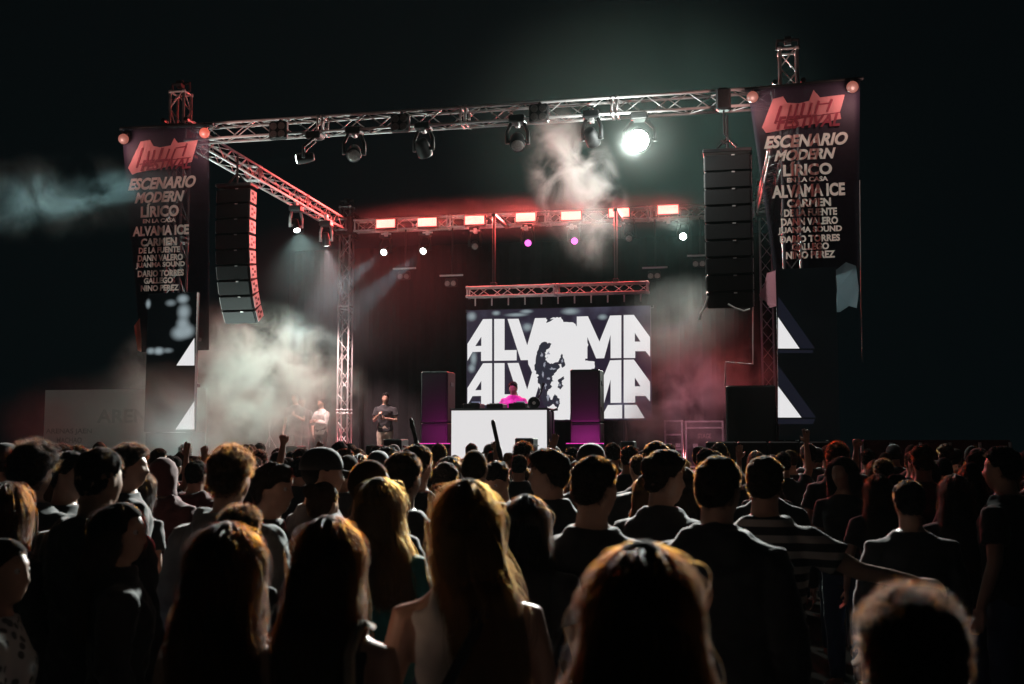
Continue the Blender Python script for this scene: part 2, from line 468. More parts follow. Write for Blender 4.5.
letter(ltr, [(757, 538), (830, 537), (830, 606), (720, 607)]); letter(ltr, [(842, 537), (905, 537), (945, 605), (842, 606)])
ltr.build('lettering', SCREENWHITE, sc)
def blob(cx, cy, rx, ry, amp, seed, k=46):
    return [(cx+rx*math.cos(a)*(1+amp*noise.noise(Vector((math.cos(a)*2.2, math.sin(a)*2.2, seed)))+amp*.4*noise.noise(Vector((math.cos(a)*7, math.sin(a)*7, seed+5)))),
             cy+ry*math.sin(a)*(1+amp*noise.noise(Vector((math.cos(a)*2.2, math.sin(a)*2.2, seed+9))))) for a in [2*math.pi*q/k for q in range(k)]]
def jag(poly, amp, seed, n=5):
    out = []
    for q in range(len(poly)):
        (xa_, ya_), (xb_, yb_) = poly[q], poly[(q+1) % len(poly)]
        for k in range(n):
            f_ = k/n; x_, y_ = xa_+(xb_-xa_)*f_, ya_+(yb_-ya_)*f_
            out.append((x_+amp*noise.noise(Vector((x_*.11, y_*.11, seed)))+amp*.6*noise.noise(Vector((x_*.3, y_*.3, seed))), y_+amp*noise.noise(Vector((x_*.11, y_*.11, seed+7)))))
    return out
pm = MB()
letter(pm, jag([(360, 180), (385, 130), (420, 112), (432, 92), (455, 108), (470, 90), (515, 88), (530, 112), (580, 115), (600, 135), (640, 150), (655, 230), (640, 310), (690, 315), (690, 350), (600, 360), (566, 380), (566, 612), (468, 612), (470, 590), (420, 500), (395, 420), (350, 330), (345, 250)], 5, 3), Y=SY-.010)
pm.build('portrait_light', SCREENWHITE, sc)
PD = emit('portrait_dark', (.03, .035, .055), .6); PG = emit('portrait_grey', (.36, .38, .45), .8)
pdk = MB()
letter(pdk, jag([(425, 213), (466, 226), (460, 246), (440, 258), (436, 290), (446, 318), (474, 326), (500, 316), (512, 345), (490, 372), (470, 392), (478, 412), (462, 430), (470, 446), (452, 462), (444, 476), (462, 500), (480, 530), (455, 548), (430, 545), (415, 500), (412, 450), (396, 415), (400, 385), (382, 360), (388, 300), (402, 240)], 8, 11), Y=SY-.016)
letter(pdk, jag([(520, 276), (530, 300), (540, 335), (524, 348), (514, 325), (500, 336), (510, 300)], 4, 12), Y=SY-.016)
letter(pdk, jag([(500, 410), (530, 392), (534, 402), (520, 418), (528, 440), (514, 458), (500, 446), (506, 428)], 5, 13), Y=SY-.016)
letter(pdk, jag([(486, 480), (506, 500), (514, 530), (500, 556), (486, 540), (470, 520), (476, 496)], 6, 14), Y=SY-.016)
letter(pdk, jag([(448, 100), (478, 96), (470, 106), (440, 118)], 4, 15), Y=SY-.016)
pdk.build('portrait_shadow', PD, sc)
pg = MB()
for cx, cy, rx, ry, sd in ((450, 282, 9, 18, 1), (474, 352, 12, 6, 2), (432, 330, 5, 12, 3), (452, 402, 8, 6, 4), (438, 440, 6, 10, 5), (450, 500, 8, 14, 6), (424, 380, 4, 16, 7), (418, 280, 5, 10, 8), (512, 436, 5, 6, 9), (498, 524, 6, 8, 10), (524, 312, 4, 8, 11)):
    letter(pg, blob(cx, cy, rx, ry, 1.2, sd*3.3), Y=SY-.021)
pg.build('portrait_midtone', PG, sc)
def glowpatch(e, edge=.0016):
    k = 'screen_blur_%d' % int(e*1000)
    if k in MATS: return MATS[k]
    m, t, b = _new(k)                      # an out-of-focus highlight shown by the screen itself
    tcn = t.nodes.new('ShaderNodeTexCoord'); ma = t.nodes.new('ShaderNodeVectorMath'); ma.operation = 'MULTIPLY_ADD'
    ma.inputs[1].default_value = (2, 0, 2); ma.inputs[2].default_value = (-1, 0, -1)
    ln = t.nodes.new('ShaderNodeVectorMath'); ln.operation = 'LENGTH'
    mr = t.nodes.new('ShaderNodeMapRange'); mr.interpolation_type = 'SMOOTHSTEP'
    mr.inputs[1].default_value = 1.0; mr.inputs[2].default_value = .1; mr.inputs[3].default_value = 0; mr.inputs[4].default_value = 1
    t.links.new(tcn.outputs['Generated'], ma.inputs[0]); t.links.new(ma.outputs[0], ln.inputs[0]); t.links.new(ln.outputs['Value'], mr.inputs[0])
    b.inputs['Emission Strength'].default_value = e; tr = t.nodes.new('ShaderNodeBsdfTransparent'); mx = t.nodes.new('ShaderNodeMixShader'); t.links.new(mr.outputs[0], mx.inputs[0]); t.links.new(tr.outputs[0], mx.inputs[1]); t.links.new(b.outputs[0], mx.inputs[2]); t.links.new(mx.outputs[0], t.nodes['Material Output'].inputs[0]); b.inputs['Emission Color'].default_value = (.72, .88, .95, 1); b.inputs['Base Color'].default_value = (.01, .01, .01, 1)
    MATS[k] = m
    return m
for i, (cx, cy, rx, ry) in enumerate(((60, 85, 34, 34), (185, 68, 30, 18), (290, 78, 80, 16), (340, 60, 46, 16), (565, 60, 62, 26), (730, 88, 34, 22), (70, 300, 24, 56), (60, 350, 26, 32), (345, 140, 34, 30), (290, 130, 30, 20))):
    c0, c1 = at(*zp(cx-rx, cy), SY), at(*zp(cx+rx, cy), SY); z_ = at(*zp(cx, cy-ry), SY).z-c0.z
    MB().add([((c0.x+c1.x)/2+(c1.x-c0.x)/2*math.cos(2*math.pi*k/28), SY-.0015-.0002*i, c0.z+z_*math.sin(2*math.pi*k/28)) for k in range(28)], [tuple(range(28))]).build('bright_patch', glowpatch(.32, .014), sc)
def side_screen(label, corners, Y, tris, blots, stripes_):
    (xa, ya), (xb, yb) = corners
    t = thing('video_screen', label, 'screen', (at((xa+xb)/2, yb, Y).x, Y, 0))
    X0, X1 = at(xa, (ya+yb)/2, Y).x, at(xb, (ya+yb)/2, Y).x
    Z1, Z0 = at((xa+xb)/2, ya, Y).z, at((xa+xb)/2, yb, Y).z
    MB().box(((X0+X1)/2, Y+.05, (Z0+Z1)/2), (X1-X0, .09, Z1-Z0)).build('panel', cloud_screen('dim_panel_%d' % xa, (.0008, .0014, .0017), (.0018, .003, .0035), 1.0, .4, .8), t)
    m = MB(); m.box(((X0+X1)/2, Y+.13, (Z0+Z1)/2), (X1-X0-.1, .07, Z1-Z0-.1))
    for k in range(1, 3): m.box(((X0+X1)/2, Y+.15, Z0+(Z1-Z0)*k/3), (X1-X0, .09, .05))
    m.build('frame', BLACKMET, t)
    m = MB()
    for xx in (X0+.12, X1-.12): m.box((xx, Y+.3, Z0/2), (.08, .5, Z0))
    m.box(((X0+X1)/2, Y+.05, Z0/2), (X1-X0-.04, .06, Z0-.02))
    m.build('support_stand', BLACKMET, t)
    for tr_ in tris:
        p = [at(*q, Y) for q in tr_]; MB().add([(v.x, Y-.004, v.z) for v in p], [tuple(range(len(p)))]).build('bright_triangle', SCREENWHITE, t)
    if blots:
        for (cx, cy, rx, ry, e) in blots:
            m = MB(); p = at(cx, cy, Y)
            sx = (X1-X0)/(xb-xa)
            pj = .0005*blots.index((cx, cy, rx, ry, e))
            m.add([(p.x+rx*1.5*sx*math.cos(2*math.pi*k/32), Y-.003-pj, p.z+ry*1.5*sx*math.sin(2*math.pi*k/32)) for k in range(32)], [tuple(range(32))])
            m.build('blurred_patch', glowpatch(e), t)
    if stripes_:
        for s_ in stripes_:
            p = [at(*q, Y) for q in s_]; MB().add([(v.x, Y-.002, v.z) for v in p], [tuple(range(len(p)))]).build('dim_stripe', emit('dim_violet', (.0075, .0085, .015), 1), t)
    return t
side_screen('narrow video screen with two white triangles in front of the smoky banner', ((146, 293), (195, 432)), 16.35,
    [((194.5, 338), (194.5, 365.5), (176.5, 365.5)), ((194.5, 401), (194.5, 429.5), (175.5, 429.5))],
    [(183, 299, 5.5, 4, .34), (184, 312, 6, 7, .34), (183, 324, 6, 6, .34), (180, 333, 8, 6, .36), (187, 331, 7, 6, .36), (171, 303, 5, 3, .2), (159, 351, 5, 3.4, .38), (151, 351, 4, 3, .3), (168, 350.5, 5, 2.4, .2), (148.5, 304, 2.4, 4, .3)], None)
side_screen('narrow dark video screen with two white triangles under the torn banner', ((777.5, 268), (838, 440)), 16.35,
    [((778, 317), (778, 348.5), (799.5, 348.5)), ((778, 386), (778, 417.5), (801.5, 417.5))], None,
    [((778, 296), (778, 315), (801, 348.5), (815, 348.5)), ((778, 365), (778, 384), (803, 417.5), (816, 417.5)), ((778, 350), (813, 350), (813, 353), (778, 353)), ((778, 419), (815, 419), (813, 424), (778, 424))])

# ================================================================== banners
def banner(label, outline, Y, rows, logo, balls):
    t = thing('banner', label, 'banner', (at(outline[0][0], outline[0][1], Y).x, Y, at(outline[0][0], outline[0][1], Y).z))
    # cloth: bilinear grid over the outline quad TL TR BR BL with soft folds
    c = [at(*p, Y) for p in outline]; m = MB(); NX, NZ = 18, 40
    for back in (0, 1):
        for j in range(NZ+1):
            for i in range(NX+1):
                u, v = i/NX, j/NZ
                p = c[0]*(1-u)*(1-v)+c[1]*u*(1-v)+c[2]*u*v+c[3]*(1-u)*v
                y = Y+.006*math.sin(u*9+v*2)*v
                m.v.append((p.x, y+.004, p.z))
    W_ = (NX+1)*(NZ+1)
    for b in (0, 1):
        for j in range(NZ):
            for i in range(NX):
                a = b*W_+j*(NX+1)+i; m.f.append((a, a+1, a+NX+2, a+NX+1))
    m.f = [f for f in m.f if f[0] < W_]; m.v = m.v[:W_]
    bpyo = m.build('cloth', BANNER, t, True)
    s = bpyo.modifiers.new('thick', 'SOLIDIFY'); s.thickness = .004
    tm = MB()
    for (body, x0, x1, y0, y1, sh) in rows: text_px(tm, body, x0, x1, y0, y1, Y, .042, sh, -.006)
    tm.build('lettering', LETTER, t)
    lg, cuts, fest = logo
    m = MB(); p = [at(*q, Y) for q in lg]; m.prism([(v.x, Y-.008, v.z) for v in p], (0, .004, 0)); m.build('logo', LOGOPINK, t)
    m = MB()
    for (a, b, wd) in cuts:
        p0, p1 = at(*a, Y), at(*b, Y); d = (p1-p0).normalized(); nrm = Vector((-d.z, 0, d.x))*wd*.0165
        m.prism([(q.x, Y-.016, q.z) for q in (p0-nrm, p0+nrm, p1+nrm, p1-nrm)], (0, .004, 0))
    text_px(m, 'FESTIVAL', *fest, Y, .03, .35, -.017)
    m.build('logo_lettering', LOGODARK, t)
    a, b = c[0], c[1]
    MB().tube([(a.x-.05, Y+.05, a.z+.02), (b.x+.05, Y+.05, b.z+.02)], .03, 8).build('top_pipe', BLACKMET, t)
    for k in range(7):
        u = (k+.5)/7; p = a*(1-u)+b*u
        MB().tube([(p.x, Y+.05, p.z+.06), (p.x, Y+.06, p.z+.02), (p.x, Y+.05, p.z-.04)], .008, 5).build('tie', RUBBER, t)
    return t
LR = [('ESCENARIO', 128.5, 196, 177, 189, .3), ('MODERN', 135, 184.5, 191.5, 202.5, .3), ('LÍRICO', 141, 179, 203, 217, 0), ('EN LA CASA', 143, 176, 218.5, 222.7, 0), ('ALVAMA ICE', 133, 189, 225.5, 235.5, 0),
      ('CARMEN', 141, 177, 238, 246, 0), ('DE LA FUENTE', 139, 180, 247, 253, 0), ('DANN VALERO', 138, 183, 254.5, 261, 0), ('JUANMA SOUND', 136, 185, 262, 268.5, 0), ('DARIO TORRES', 138, 184, 270, 276.5, 0), ('GALLEGO', 144, 173, 277.5, 283.5, 0), ('NINO PEREZ', 141, 179, 285, 291, 0)]
RR = [('ESCENARIO', 764, 848, 134, 146.8, .3), ('MODERN', 774, 836, 149, 160, .3), ('LÍRICO', 783, 832, 161, 175.5, 0), ('EN LA CASA', 787, 828, 177, 181.8, 0), ('ALVAMA ICE', 772, 845, 184, 197, 0),
      ('CARMEN', 787, 831, 198.5, 207, 0), ('DE LA FUENTE', 784, 837, 208.5, 216, 0), ('DANN VALERO', 781, 838, 217.5, 225, 0), ('JUANMA SOUND', 778, 842, 226.5, 234, 0), ('DARIO TORRES', 780, 840, 235, 242, 0), ('GALLEGO', 792, 829, 243, 250, 0), ('NINO PEREZ', 786, 835, 251, 258.5, 0)]
L_logo = [(128.3, 168), (141, 141.5), (150.5, 140), (153.5, 146), (160, 147.5), (171, 145.5), (174.5, 138), (178, 143), (198, 140), (193, 157.5), (192, 162), (137, 173), (132.5, 175)]
L_cuts = [((143, 148), (137, 168), .9), ((149.5, 151), (147, 163), .8), ((155, 150), (152, 162), .8), ((163, 148), (159, 161), 1.2), ((170, 149), (166, 160), .8), ((176, 149), (172, 159), .9), ((176, 148.3), (187, 146.5), .6), ((187.5, 143.5), (183, 156.5), .9), ((140, 164.5), (191, 157.5), .35)]
R_logo = [(762, 127.5), (773, 99), (783, 96.5), (787, 103), (799, 103.5), (809, 101), (813.5, 90), (820, 97.5), (845, 94.5), (840, 112), (841, 119), (770, 132.5), (766, 133)]
R_cuts = [((781, 106), (775, 124), 1.0), ((791, 105), (788, 117), .8), ((798, 104), (794, 117), .9), ((804, 103), (801, 116), 1.2), ((812, 103), (808, 115), .8), ((819, 101), (815, 114), .9), ((819, 104.5), (829, 103.5), .6), ((832, 99.5), (827, 112), .9), ((776, 122), (840, 112.5), .35)]
banner('line-up banner hanging above the screen with blurry white patches beside the smoke', [(121.5, 129), (209, 125), (209, 350), (141, 352)], 16.55, LR, (L_logo, L_cuts, (141, 191, 159, 170)), None)
banner('line-up banner with torn lower corners hanging beside the black speakers', [(748, 90), (860, 79), (858.5, 268), (777, 292)], 16.55, RR, (R_logo, R_cuts, (776, 840, 115, 128)), None)
def ball(label, px, py, red=False):
    p = at(px, py, 16.45); t = thing('round_lamp', label, 'lamp', p)
    MB().ell(p, (.085, .085, .085), 16, 10).build('globe', emit('globe_glow', (1, .30, .22), .3) if not red else emit('globe_red', (1, .16, .10), .75), t, True)
    MB().tube([p+Vector((0, .02, .08)), p+Vector((0, .08, .12))], .025, 8).build('socket', BLACKMET, t)
    l = bpy.data.lights.new('bulb', 'POINT'); l.energy = 15; l.color = (1, .56, .48); l.shadow_soft_size = .08
    o = bpy.data.objects.new('bulb', l); COL.objects.link(o); o.parent = t; o.location = (0, -.22, -.16)  # added point light before the globe, brightening the banner lettering
ball('dull round globe at the outer top corner of the smoke-side banner', 123.5, 139)
ball('round globe glowing red where the smoke-side banner meets the truss', 204.5, 133, True)
ball('round globe where the torn banner meets the front truss', 752.5, 97)
ball('round globe at the outer top corner of the torn banner', 852.5, 87)
def flap(label, outline, Y, m_):
    mb = MB(); c = [at(*p, Y) for p in outline]; k = len(c)
    mb.prism([(p.x, Y+.02*math.sin(i*2.1), p.z) for i, p in enumerate(c)], (0, .006, 0))
    return tag(mb.build('cloth_flap', m_), label, 'cloth')
flap('ragged pale cloth flap hanging beside the dark video screen under the banner', [(836, 270), (846, 262), (856, 266), (859, 290), (857, 308), (849, 306), (840, 312), (836, 312), (837, 290)], 16.5, FLAPCLOTH)
flap('small torn pinkish flap dangling next to the black hanging speakers', [(767, 273), (776, 270), (777, 306), (770, 308), (766, 302), (759, 295), (764, 286)], 16.5, translucent('flap_pink', (.5, .32, .36), .6))
flap('narrow frayed strip at the lower edge of the smoke-side banner', [(134, 326), (139, 318), (142, 340), (141, 352), (137, 350)], 16.5, translucent('flap_peach', (.5, .3, .26), .6))
tag(MB().tube([at(860, 180, 16.5), at(860.5, 240, 16.5), at(861, 300, 16.5), at(862.5, 362, 16.5)], .008, 6).build('rope', ALU), 'thin pale rope hanging from the outer edge of the torn banner', 'rope')

# ================================================================== flown line arrays
def line_array(label, xc, y, ztop, n, wid, h, dep, ang0, ang1, group):
    t = thing('line_array', label, 'speaker', (xc, y, ztop), group)
    m = MB(); m.box((xc, y+dep*.5, ztop+.06), (wid+.04, dep*1.2, .06), bev=.01); m.tube([(xc, y+dep*.5, ztop+.08), (xc, y+dep*.5, TZ-.15)], .02, 8); m.tube([(xc-.2, y+dep*.5, ztop+.08), (xc, y+dep*.5, ztop+.3), (xc+.2, y+dep*.5, ztop+.08)], .018, 6)
    m.build('flying_frame', BLACKMET, t)
    p = Vector((xc, y, ztop))
    for k in range(n):
        a = R(ang0+(ang1-ang0)*(k/(n-1))**2)
        M = Matrix.Rotation(a, 3, 'X')
        c = p + M @ Vector((0, dep/2, -h/2))
        b = MB().box(c, (wid, dep, h*.955), M, .015).build('cabinet', SPEAKERMET, t)
        MB().box(p + M @ Vector((0, -.006, -h/2)), (wid-.06, .02, h*.84), M).build('grille', GRILLE, b)
        for sx in (-1, 1):
            sp_ = MB()
            cc = p + M @ Vector((sx*(wid/2+.004), dep/2, -h/2))
            sp_.box(cc, (.008, dep*.86, h*.78), M)
            side = sp_.build('side_plate', ARRAYSIDE, b)
            q = MB()
            for dy, dz in ((.1, .0), (-.05, .05), (-.05, -.05)): q.box(p + M @ Vector((sx*(wid/2+.011), dep/2+dy*dep*2, -h/2+dz)), (.008, dep*.22, h*.16), M)
            q.build('rigging_pin', BLACKPLASTIC, b)
        MB().box(p + M @ Vector((wid*.12, -.019, -h*.06)), (.05, .006, .018), M).build('badge', ALU, b)
        p = p + M @ Vector((0, 0, -h))
    return t
xa = at(250, 185, 17.6).x-.31
line_array('curved hanging speaker column with red-lit side beside the smoke', xa, 17.6, 6.22, 9, .62, .268, .28, -2, 34, 'hanging speaker columns')
xb = (at(705, 160, 17.0).x+at(750, 160, 17.0).x)/2
line_array('black hanging speaker column beside the torn banner', xb, 17.0, 6.2, 9, .70, .262, .30, 0, 16, 'hanging speaker columns')
for lab, pts in (('frayed white cable end dangling under the black hanging speakers', [(708, 296), (706, 303), (704, 309), (701, 313), (699, 320)]), ('pale slack cable looped under the black hanging speakers', [(728, 304), (735, 308), (744, 311), (750, 309)])):
    tag(MB().tube([at(*p, 17.05) for p in pts], .014, 6).build('cable', BOARDWHITE), lab, 'cable')

# ================================================================== speakers, cases and gear on the ground and deck
def stack(label, xa_, xb_, Y, ytop, dep, nb=2, zb=DZ):
    X0, X1 = at(xa_, ytop, Y).x, at(xb_, ytop, Y).x; Z1 = at((xa_+xb_)/2, ytop, Y).z
    t = thing('speaker_stack', label, 'speaker', ((X0+X1)/2, Y+dep/2, zb)); h = (Z1-zb)/nb
    for k in range(nb):
        z = zb+h*(k+.5); b = MB().box(((X0+X1)/2, Y+dep/2, z), (X1-X0, dep, h-.012), None, .02).build('cabinet', SPEAKERMET, t)
        MB().box(((X0+X1)/2, Y-.006, z), (X1-X0-.08, .02, h-.1)).build('grille', GRILLE, b)
        for sx in (X0, X1):
            m = MB()
            for dz in (-.25, .25): m.box((sx+(.004 if sx == X1 else -.004), Y+dep*.5, z+dz*h), (.012, .2, .07))
            m.build('handle', BLACKPLASTIC, b)
    return t
stack('tall speaker stack washed magenta on the lamp-bar side of the white booth', 421, 448, 20.4, 371, .55)
stack('tall dark speaker stack standing in front of the video wall', 570, 600, 20.2, 369, .55)
for lab, xs in (('magenta light bar under the speaker stack near the performer in dark shirt', (420, 450)), ('magenta light bar at the foot of the speaker stack before the video wall', (566, 604))):
    X0, X1 = at(xs[0], 446, 19.9).x, at(xs[1], 446, 19.9).x
    t = thing('light_bar', lab, 'stage light', ((X0+X1)/2, 19.9, DZ)); zz = at(xs[0], 446, 19.9).z
    MB().box(((X0+X1)/2, 19.9, zz), (X1-X0, .1, .08), None, .01).build('housing', BLACKMET, t)
    m = MB()
    for k in range(12): m.box((X0+(X1-X0)*(k+.5)/12, 19.9, zz+.045), ((X1-X0)/16, .07, .014))
    m.build('lens_strip', MAGENTA_BAR, t)
    for xx in (X0+.05, X1-.05): MB().box((xx, 19.9, (DZ+zz-.04)/2), (.04, .08, zz-.04-DZ)).build('foot', BLACKMET, t)
    area('bar_glow', ((X0+X1)/2, 19.9, zz+.07), ((X0+X1)/2, 21.0, zz+1.2), 14, (1, .06, .6), X1-X0, .08, t)
def monitor(label, xa_, xb_, ytop, Y=17.75):
    X0, X1 = at(xa_, ytop, Y).x, at(xb_, ytop, Y).x; Z1 = at((xa_+xb_)/2, ytop, Y).z
    t = thing('monitor_speaker', label, 'speaker', ((X0+X1)/2, Y+.2, DZ), 'small speakers along the stage edge')
    b = MB().box(((X0+X1)/2, Y+.22, (DZ+Z1)/2), (X1-X0, .4, Z1-DZ), None, .015).build('cabinet', SPEAKERMET, t)
    MB().box(((X0+X1)/2, Y+.012, (DZ+Z1)/2), (X1-X0-.05, .03, Z1-DZ-.06)).build('grille', GRILLE, b)
    MB().tube([(X1+.012, Y+.1, Z1-.12), (X1+.03, Y+.14, Z1-.12), (X1+.03, Y+.3, Z1-.12), (X1+.012, Y+.34, Z1-.12)], .012, 6).build('handle', BLACKPLASTIC, t)
monitor('small black speaker silhouetted against the glowing white booth', 514.5, 533, 438)
monitor('black speaker on the stage edge in front of the performer in pale trousers', 383, 401, 439)
monitor('small black speaker left behind the raised open hand at the stage edge', 365, 378, 445)
monitor('small speaker on the stage edge behind the lone raised fist', 285, 297, 446)
monitor('low black speaker on the stage edge below the lattice tower', 333, 356, 452)
monitor('small black speaker on the stage edge just past the dark speaker stack', 620, 634, 441)
def subs(label, xa_, xb_, ytop, Y, dep, z0=0.0, cols=1, rows=2):
    X0, X1 = at(xa_, ytop, Y).x, at(xb_, ytop, Y).x; Z1 = at((xa_+xb_)/2, ytop, Y).z
    t = thing('subwoofer_block', label, 'speaker', ((X0+X1)/2, Y+dep/2, z0)); w_ = (X1-X0)/cols; h = (Z1-z0)/rows
    for i in range(cols):
        for j in range(rows):
            c = Vector((X0+w_*(i+.5), Y+dep/2, z0+h*(j+.5)))
            b = MB().box(c, (w_-.012, dep, h-.012), None, .02).build('cabinet', SPEAKERMET, t)
            MB().box(c+Vector((0, -dep/2-.006, 0)), (w_-.09, .02, h-.09)).build('grille', GRILLE, b)
    return t
subs('tall black speaker block below the black hanging speakers', 725, 776, 385, 17.3, .8, 0, 1, 3)
subs('long low row of black bass speakers below the torn banner', 705, 832, 441, 16.0, .8, 0, 4, 2)
tag(MB().tube([at(725, 386, 17.25), at(725.5, 362, 17.25), at(753, 364, 17.25), at(753, 306, 17.25)], .012, 6).build('pipe_frame', ALU), 'thin metal pipe frame above the tall black speaker block', 'frame')

def flight_case(label, xa_, xb_, ytop, Y, bars, word):
    X0, X1 = at(xa_, ytop, Y).x, at(xb_, ytop, Y).x; Z1 = at((xa_+xb_)/2, ytop, Y).z; dep = .7
    t = thing('flight_case', label, 'case', ((X0+X1)/2, Y+dep/2, DZ), 'flight cases with metal edging')
    MB().box(((X0+X1)/2, Y+dep/2, (DZ+.1+Z1)/2), (X1-X0-.02, dep-.02, Z1-DZ-.1)).build('body', CASE, t)
    m = MB(); e = .035
    for x in (X0, X1):
        for y in (Y, Y+dep): m.box((x, y, (DZ+.1+Z1)/2), (e, e, Z1-DZ-.1))
    for z in [DZ+.1, Z1]+[DZ+.1+(Z1-DZ-.1)*b for b in bars]:
        m.box(((X0+X1)/2, Y-.004, z), (X1-X0+e, e, e))
    for z in (DZ+.1, Z1):
        m.box(((X0+X1)/2, Y+dep+.004, z), (X1-X0+e, e, e))
        for x in (X0-.004, X1+.004): m.box((x, Y+dep/2, z), (e, dep, e))
    m.build('edging', CASEALU, t)
    for x in (X0+.08, X1-.08):
        for y in (Y+.08, Y+dep-.08): MB().tube([(x-.02, y, DZ+.05), (x+.02, y, DZ+.05)], .048, 12).build('caster', RUBBER, t)
    m = MB()
    for k in range(2): m.box((X0+(X1-X0)*(.25+.5*k), Y-.012, (DZ+Z1)/2+.02), (.1, .02, .08))
    m.build('latch', CASEALU, t)
    if word:
        mw = MB(); xc, yc = (xa_+xb_)/2, ytop+ (15 if len(bars) else 17)
        text_px(mw, word, xc-6.5, xc+7, yc-3, yc+2, Y, .03, 0, -.014); mw.build('stencil', LETTER, t)
flight_case('narrow flight case with metal edging beside the wide one', 665, 682, 421, 23.6, (.38, .7), '')
flight_case('wide flight case with metal edging and a stencilled mark', 686, 722.5, 421.5, 23.6, (.86,), 'STAGE')
# thin tripod stand in the smoke
pt = at(269, 455, 22.5); ts = thing('light_stand', 'thin tripod stand in the smoke beside the performers', 'stand', (pt.x, 22.5, DZ))
MB().tube([(pt.x, 22.5, DZ+.5), (pt.x, 22.5, at(270, 418, 22.5).z)], .018, 8).build('pole', ALU, ts)
for k in range(3):
    a = k*2.09+.3; MB().tube([(pt.x, 22.5, DZ+.75), (pt.x+.42*math.cos(a), 22.5+.42*math.sin(a), DZ+.015)], .014, 6).build('leg', ALU, ts)

# ------------------------------------------------------------------ DJ booth and gear
BY = 19.45
bx0, bx1 = at(450.8, 430, BY).x, at(547.5, 430, BY).x; bz = at(499, 409.5, BY).z
bt = thing('dj_booth', 'glowing white booth the performer in the pink shirt stands behind', 'booth', ((bx0+bx1)/2, BY+.35, DZ))
MB().box(((bx0+bx1)/2, BY+.4, (DZ+bz)/2-.02), (bx1-bx0-.02, .72, bz-DZ-.04), None, .01).build('body', BLACKPLASTIC, bt)
MB().box(((bx0+bx1)/2, BY, (DZ+bz)/2), (bx1-bx0-.03, .03, bz-DZ-.03)).build('front_panel', BOOTHWHITE, bt)
m = MB(); m.box(((bx0+bx1)/2, BY+.38, bz+.012), (bx1-bx0+.02, .82, .024), None, .006); m.build('top', BLACKPLASTIC, bt)
m = MB(); m.box((bx1+.004, BY+.3, (DZ+bz)/2), (.02, .6, bz-DZ-.05)); m.build('side_panel', BLACKMET, bt)
gz = bz+.026
def deck(label, px, wd, hgt, platter):
    p = at(px, 405, BY+.35); t = thing('media_player', label, 'player', (p.x, BY+.35, gz), 'decks on the white booth')
    MB().box((p.x, BY+.35, gz+hgt/2), (wd, .38, hgt), Matrix.Rotation(R(0), 3, 'X'), .008).build('body', BLACKPLASTIC, t)
    if platter:
        MB().tube([(p.x, BY+.33, gz+hgt), (p.x, BY+.33, gz+hgt+.02)], .1, 24).build('platter', BLACKMET, t)
        MB().box((p.x, BY+.49, gz+hgt+.02), (.16, .02, .05), Matrix.Rotation(R(-25), 3, 'X')).build('display', emit('deck_display', (.55, .6, .9), .3), t)
    else:
        m = MB()
        for i in range(4):
            for j in range(4): m.tube([(p.x-.1+.065*i, BY+.25+.06*j, gz+hgt), (p.x-.1+.065*i, BY+.25+.06*j, gz+hgt+.018)], .012, 8)
        m.build('knobs', ALU, t)
deck('flat black deck on the booth on the side of the magenta-lit speakers', 474, .31, .09, True)
deck('small black mixer on the booth right in front of the pink shirt', 497, .30, .08, False)
deck('flat black deck on the booth beside the round black disc', 519, .30, .09, True)
p = at(534, 403, BY+.4); t = thing('stage_fan', 'round black disc with arm at the end of the white booth', 'fan', (p.x, BY+.4, gz))
m = MB()
for q in range(28):
    a0, a1 = 2*math.pi*q/28, 2*math.pi*(q+1)/28
    m.tube([p+Vector((.1*math.cos(a0), 0, .1*math.sin(a0))), p+Vector((.1*math.cos(a1), 0, .1*math.sin(a1)))], .016, 6)
m.build('rim', BLACKMET, t)
MB().tube([p+Vector((0, .0, 0)), p+Vector((0, .03, 0))], .088, 24).build('disc', BLACKPLASTIC, t)
MB().tube([p+Vector((0, -.012, 0)), p+Vector((0, .04, 0))], .03, 14).build('hub', ALU, t)
m = MB(); m.tube([p+Vector((.05, .03, .05)), p+Vector((.12, .06, .20)), p+Vector((.15, .06, .32))], .016, 8); m.tube([p+Vector((.15, .06, .30)), p+Vector((.16, .06, .36))], .026, 8)
m.build('arm', BLACKMET, t)
MB().box((p.x, BY+.41, gz+.012), (.14, .12, .024)).build('foot', BLACKMET, t)
p = at(551, 411, BY+.2); t = thing('microphone', 'small microphone clamped at the outer corner of the white booth', 'microphone', (p.x-.02, BY+.2, DZ))
MB().tube([(p.x+.03, BY+.2, DZ), (p.x+.03, BY+.2, p.z)], .012, 8).build('stand', BLACKMET, t)
MB().tube([p, p+Vector((.07, -.02, .02)), p+Vector((.12, -.03, .03))], [.018, .02, .026], 10).build('capsule', BLACKPLASTIC, t)
m = MB()
for k in range(3): m.tube([(p.x+.03, BY+.2, DZ+.12), (p.x+.03+.2*math.cos(k*2.1), BY+.2+.2*math.sin(k*2.1), DZ+.012)], .01, 6)
m.build('foot', BLACKMET, t)

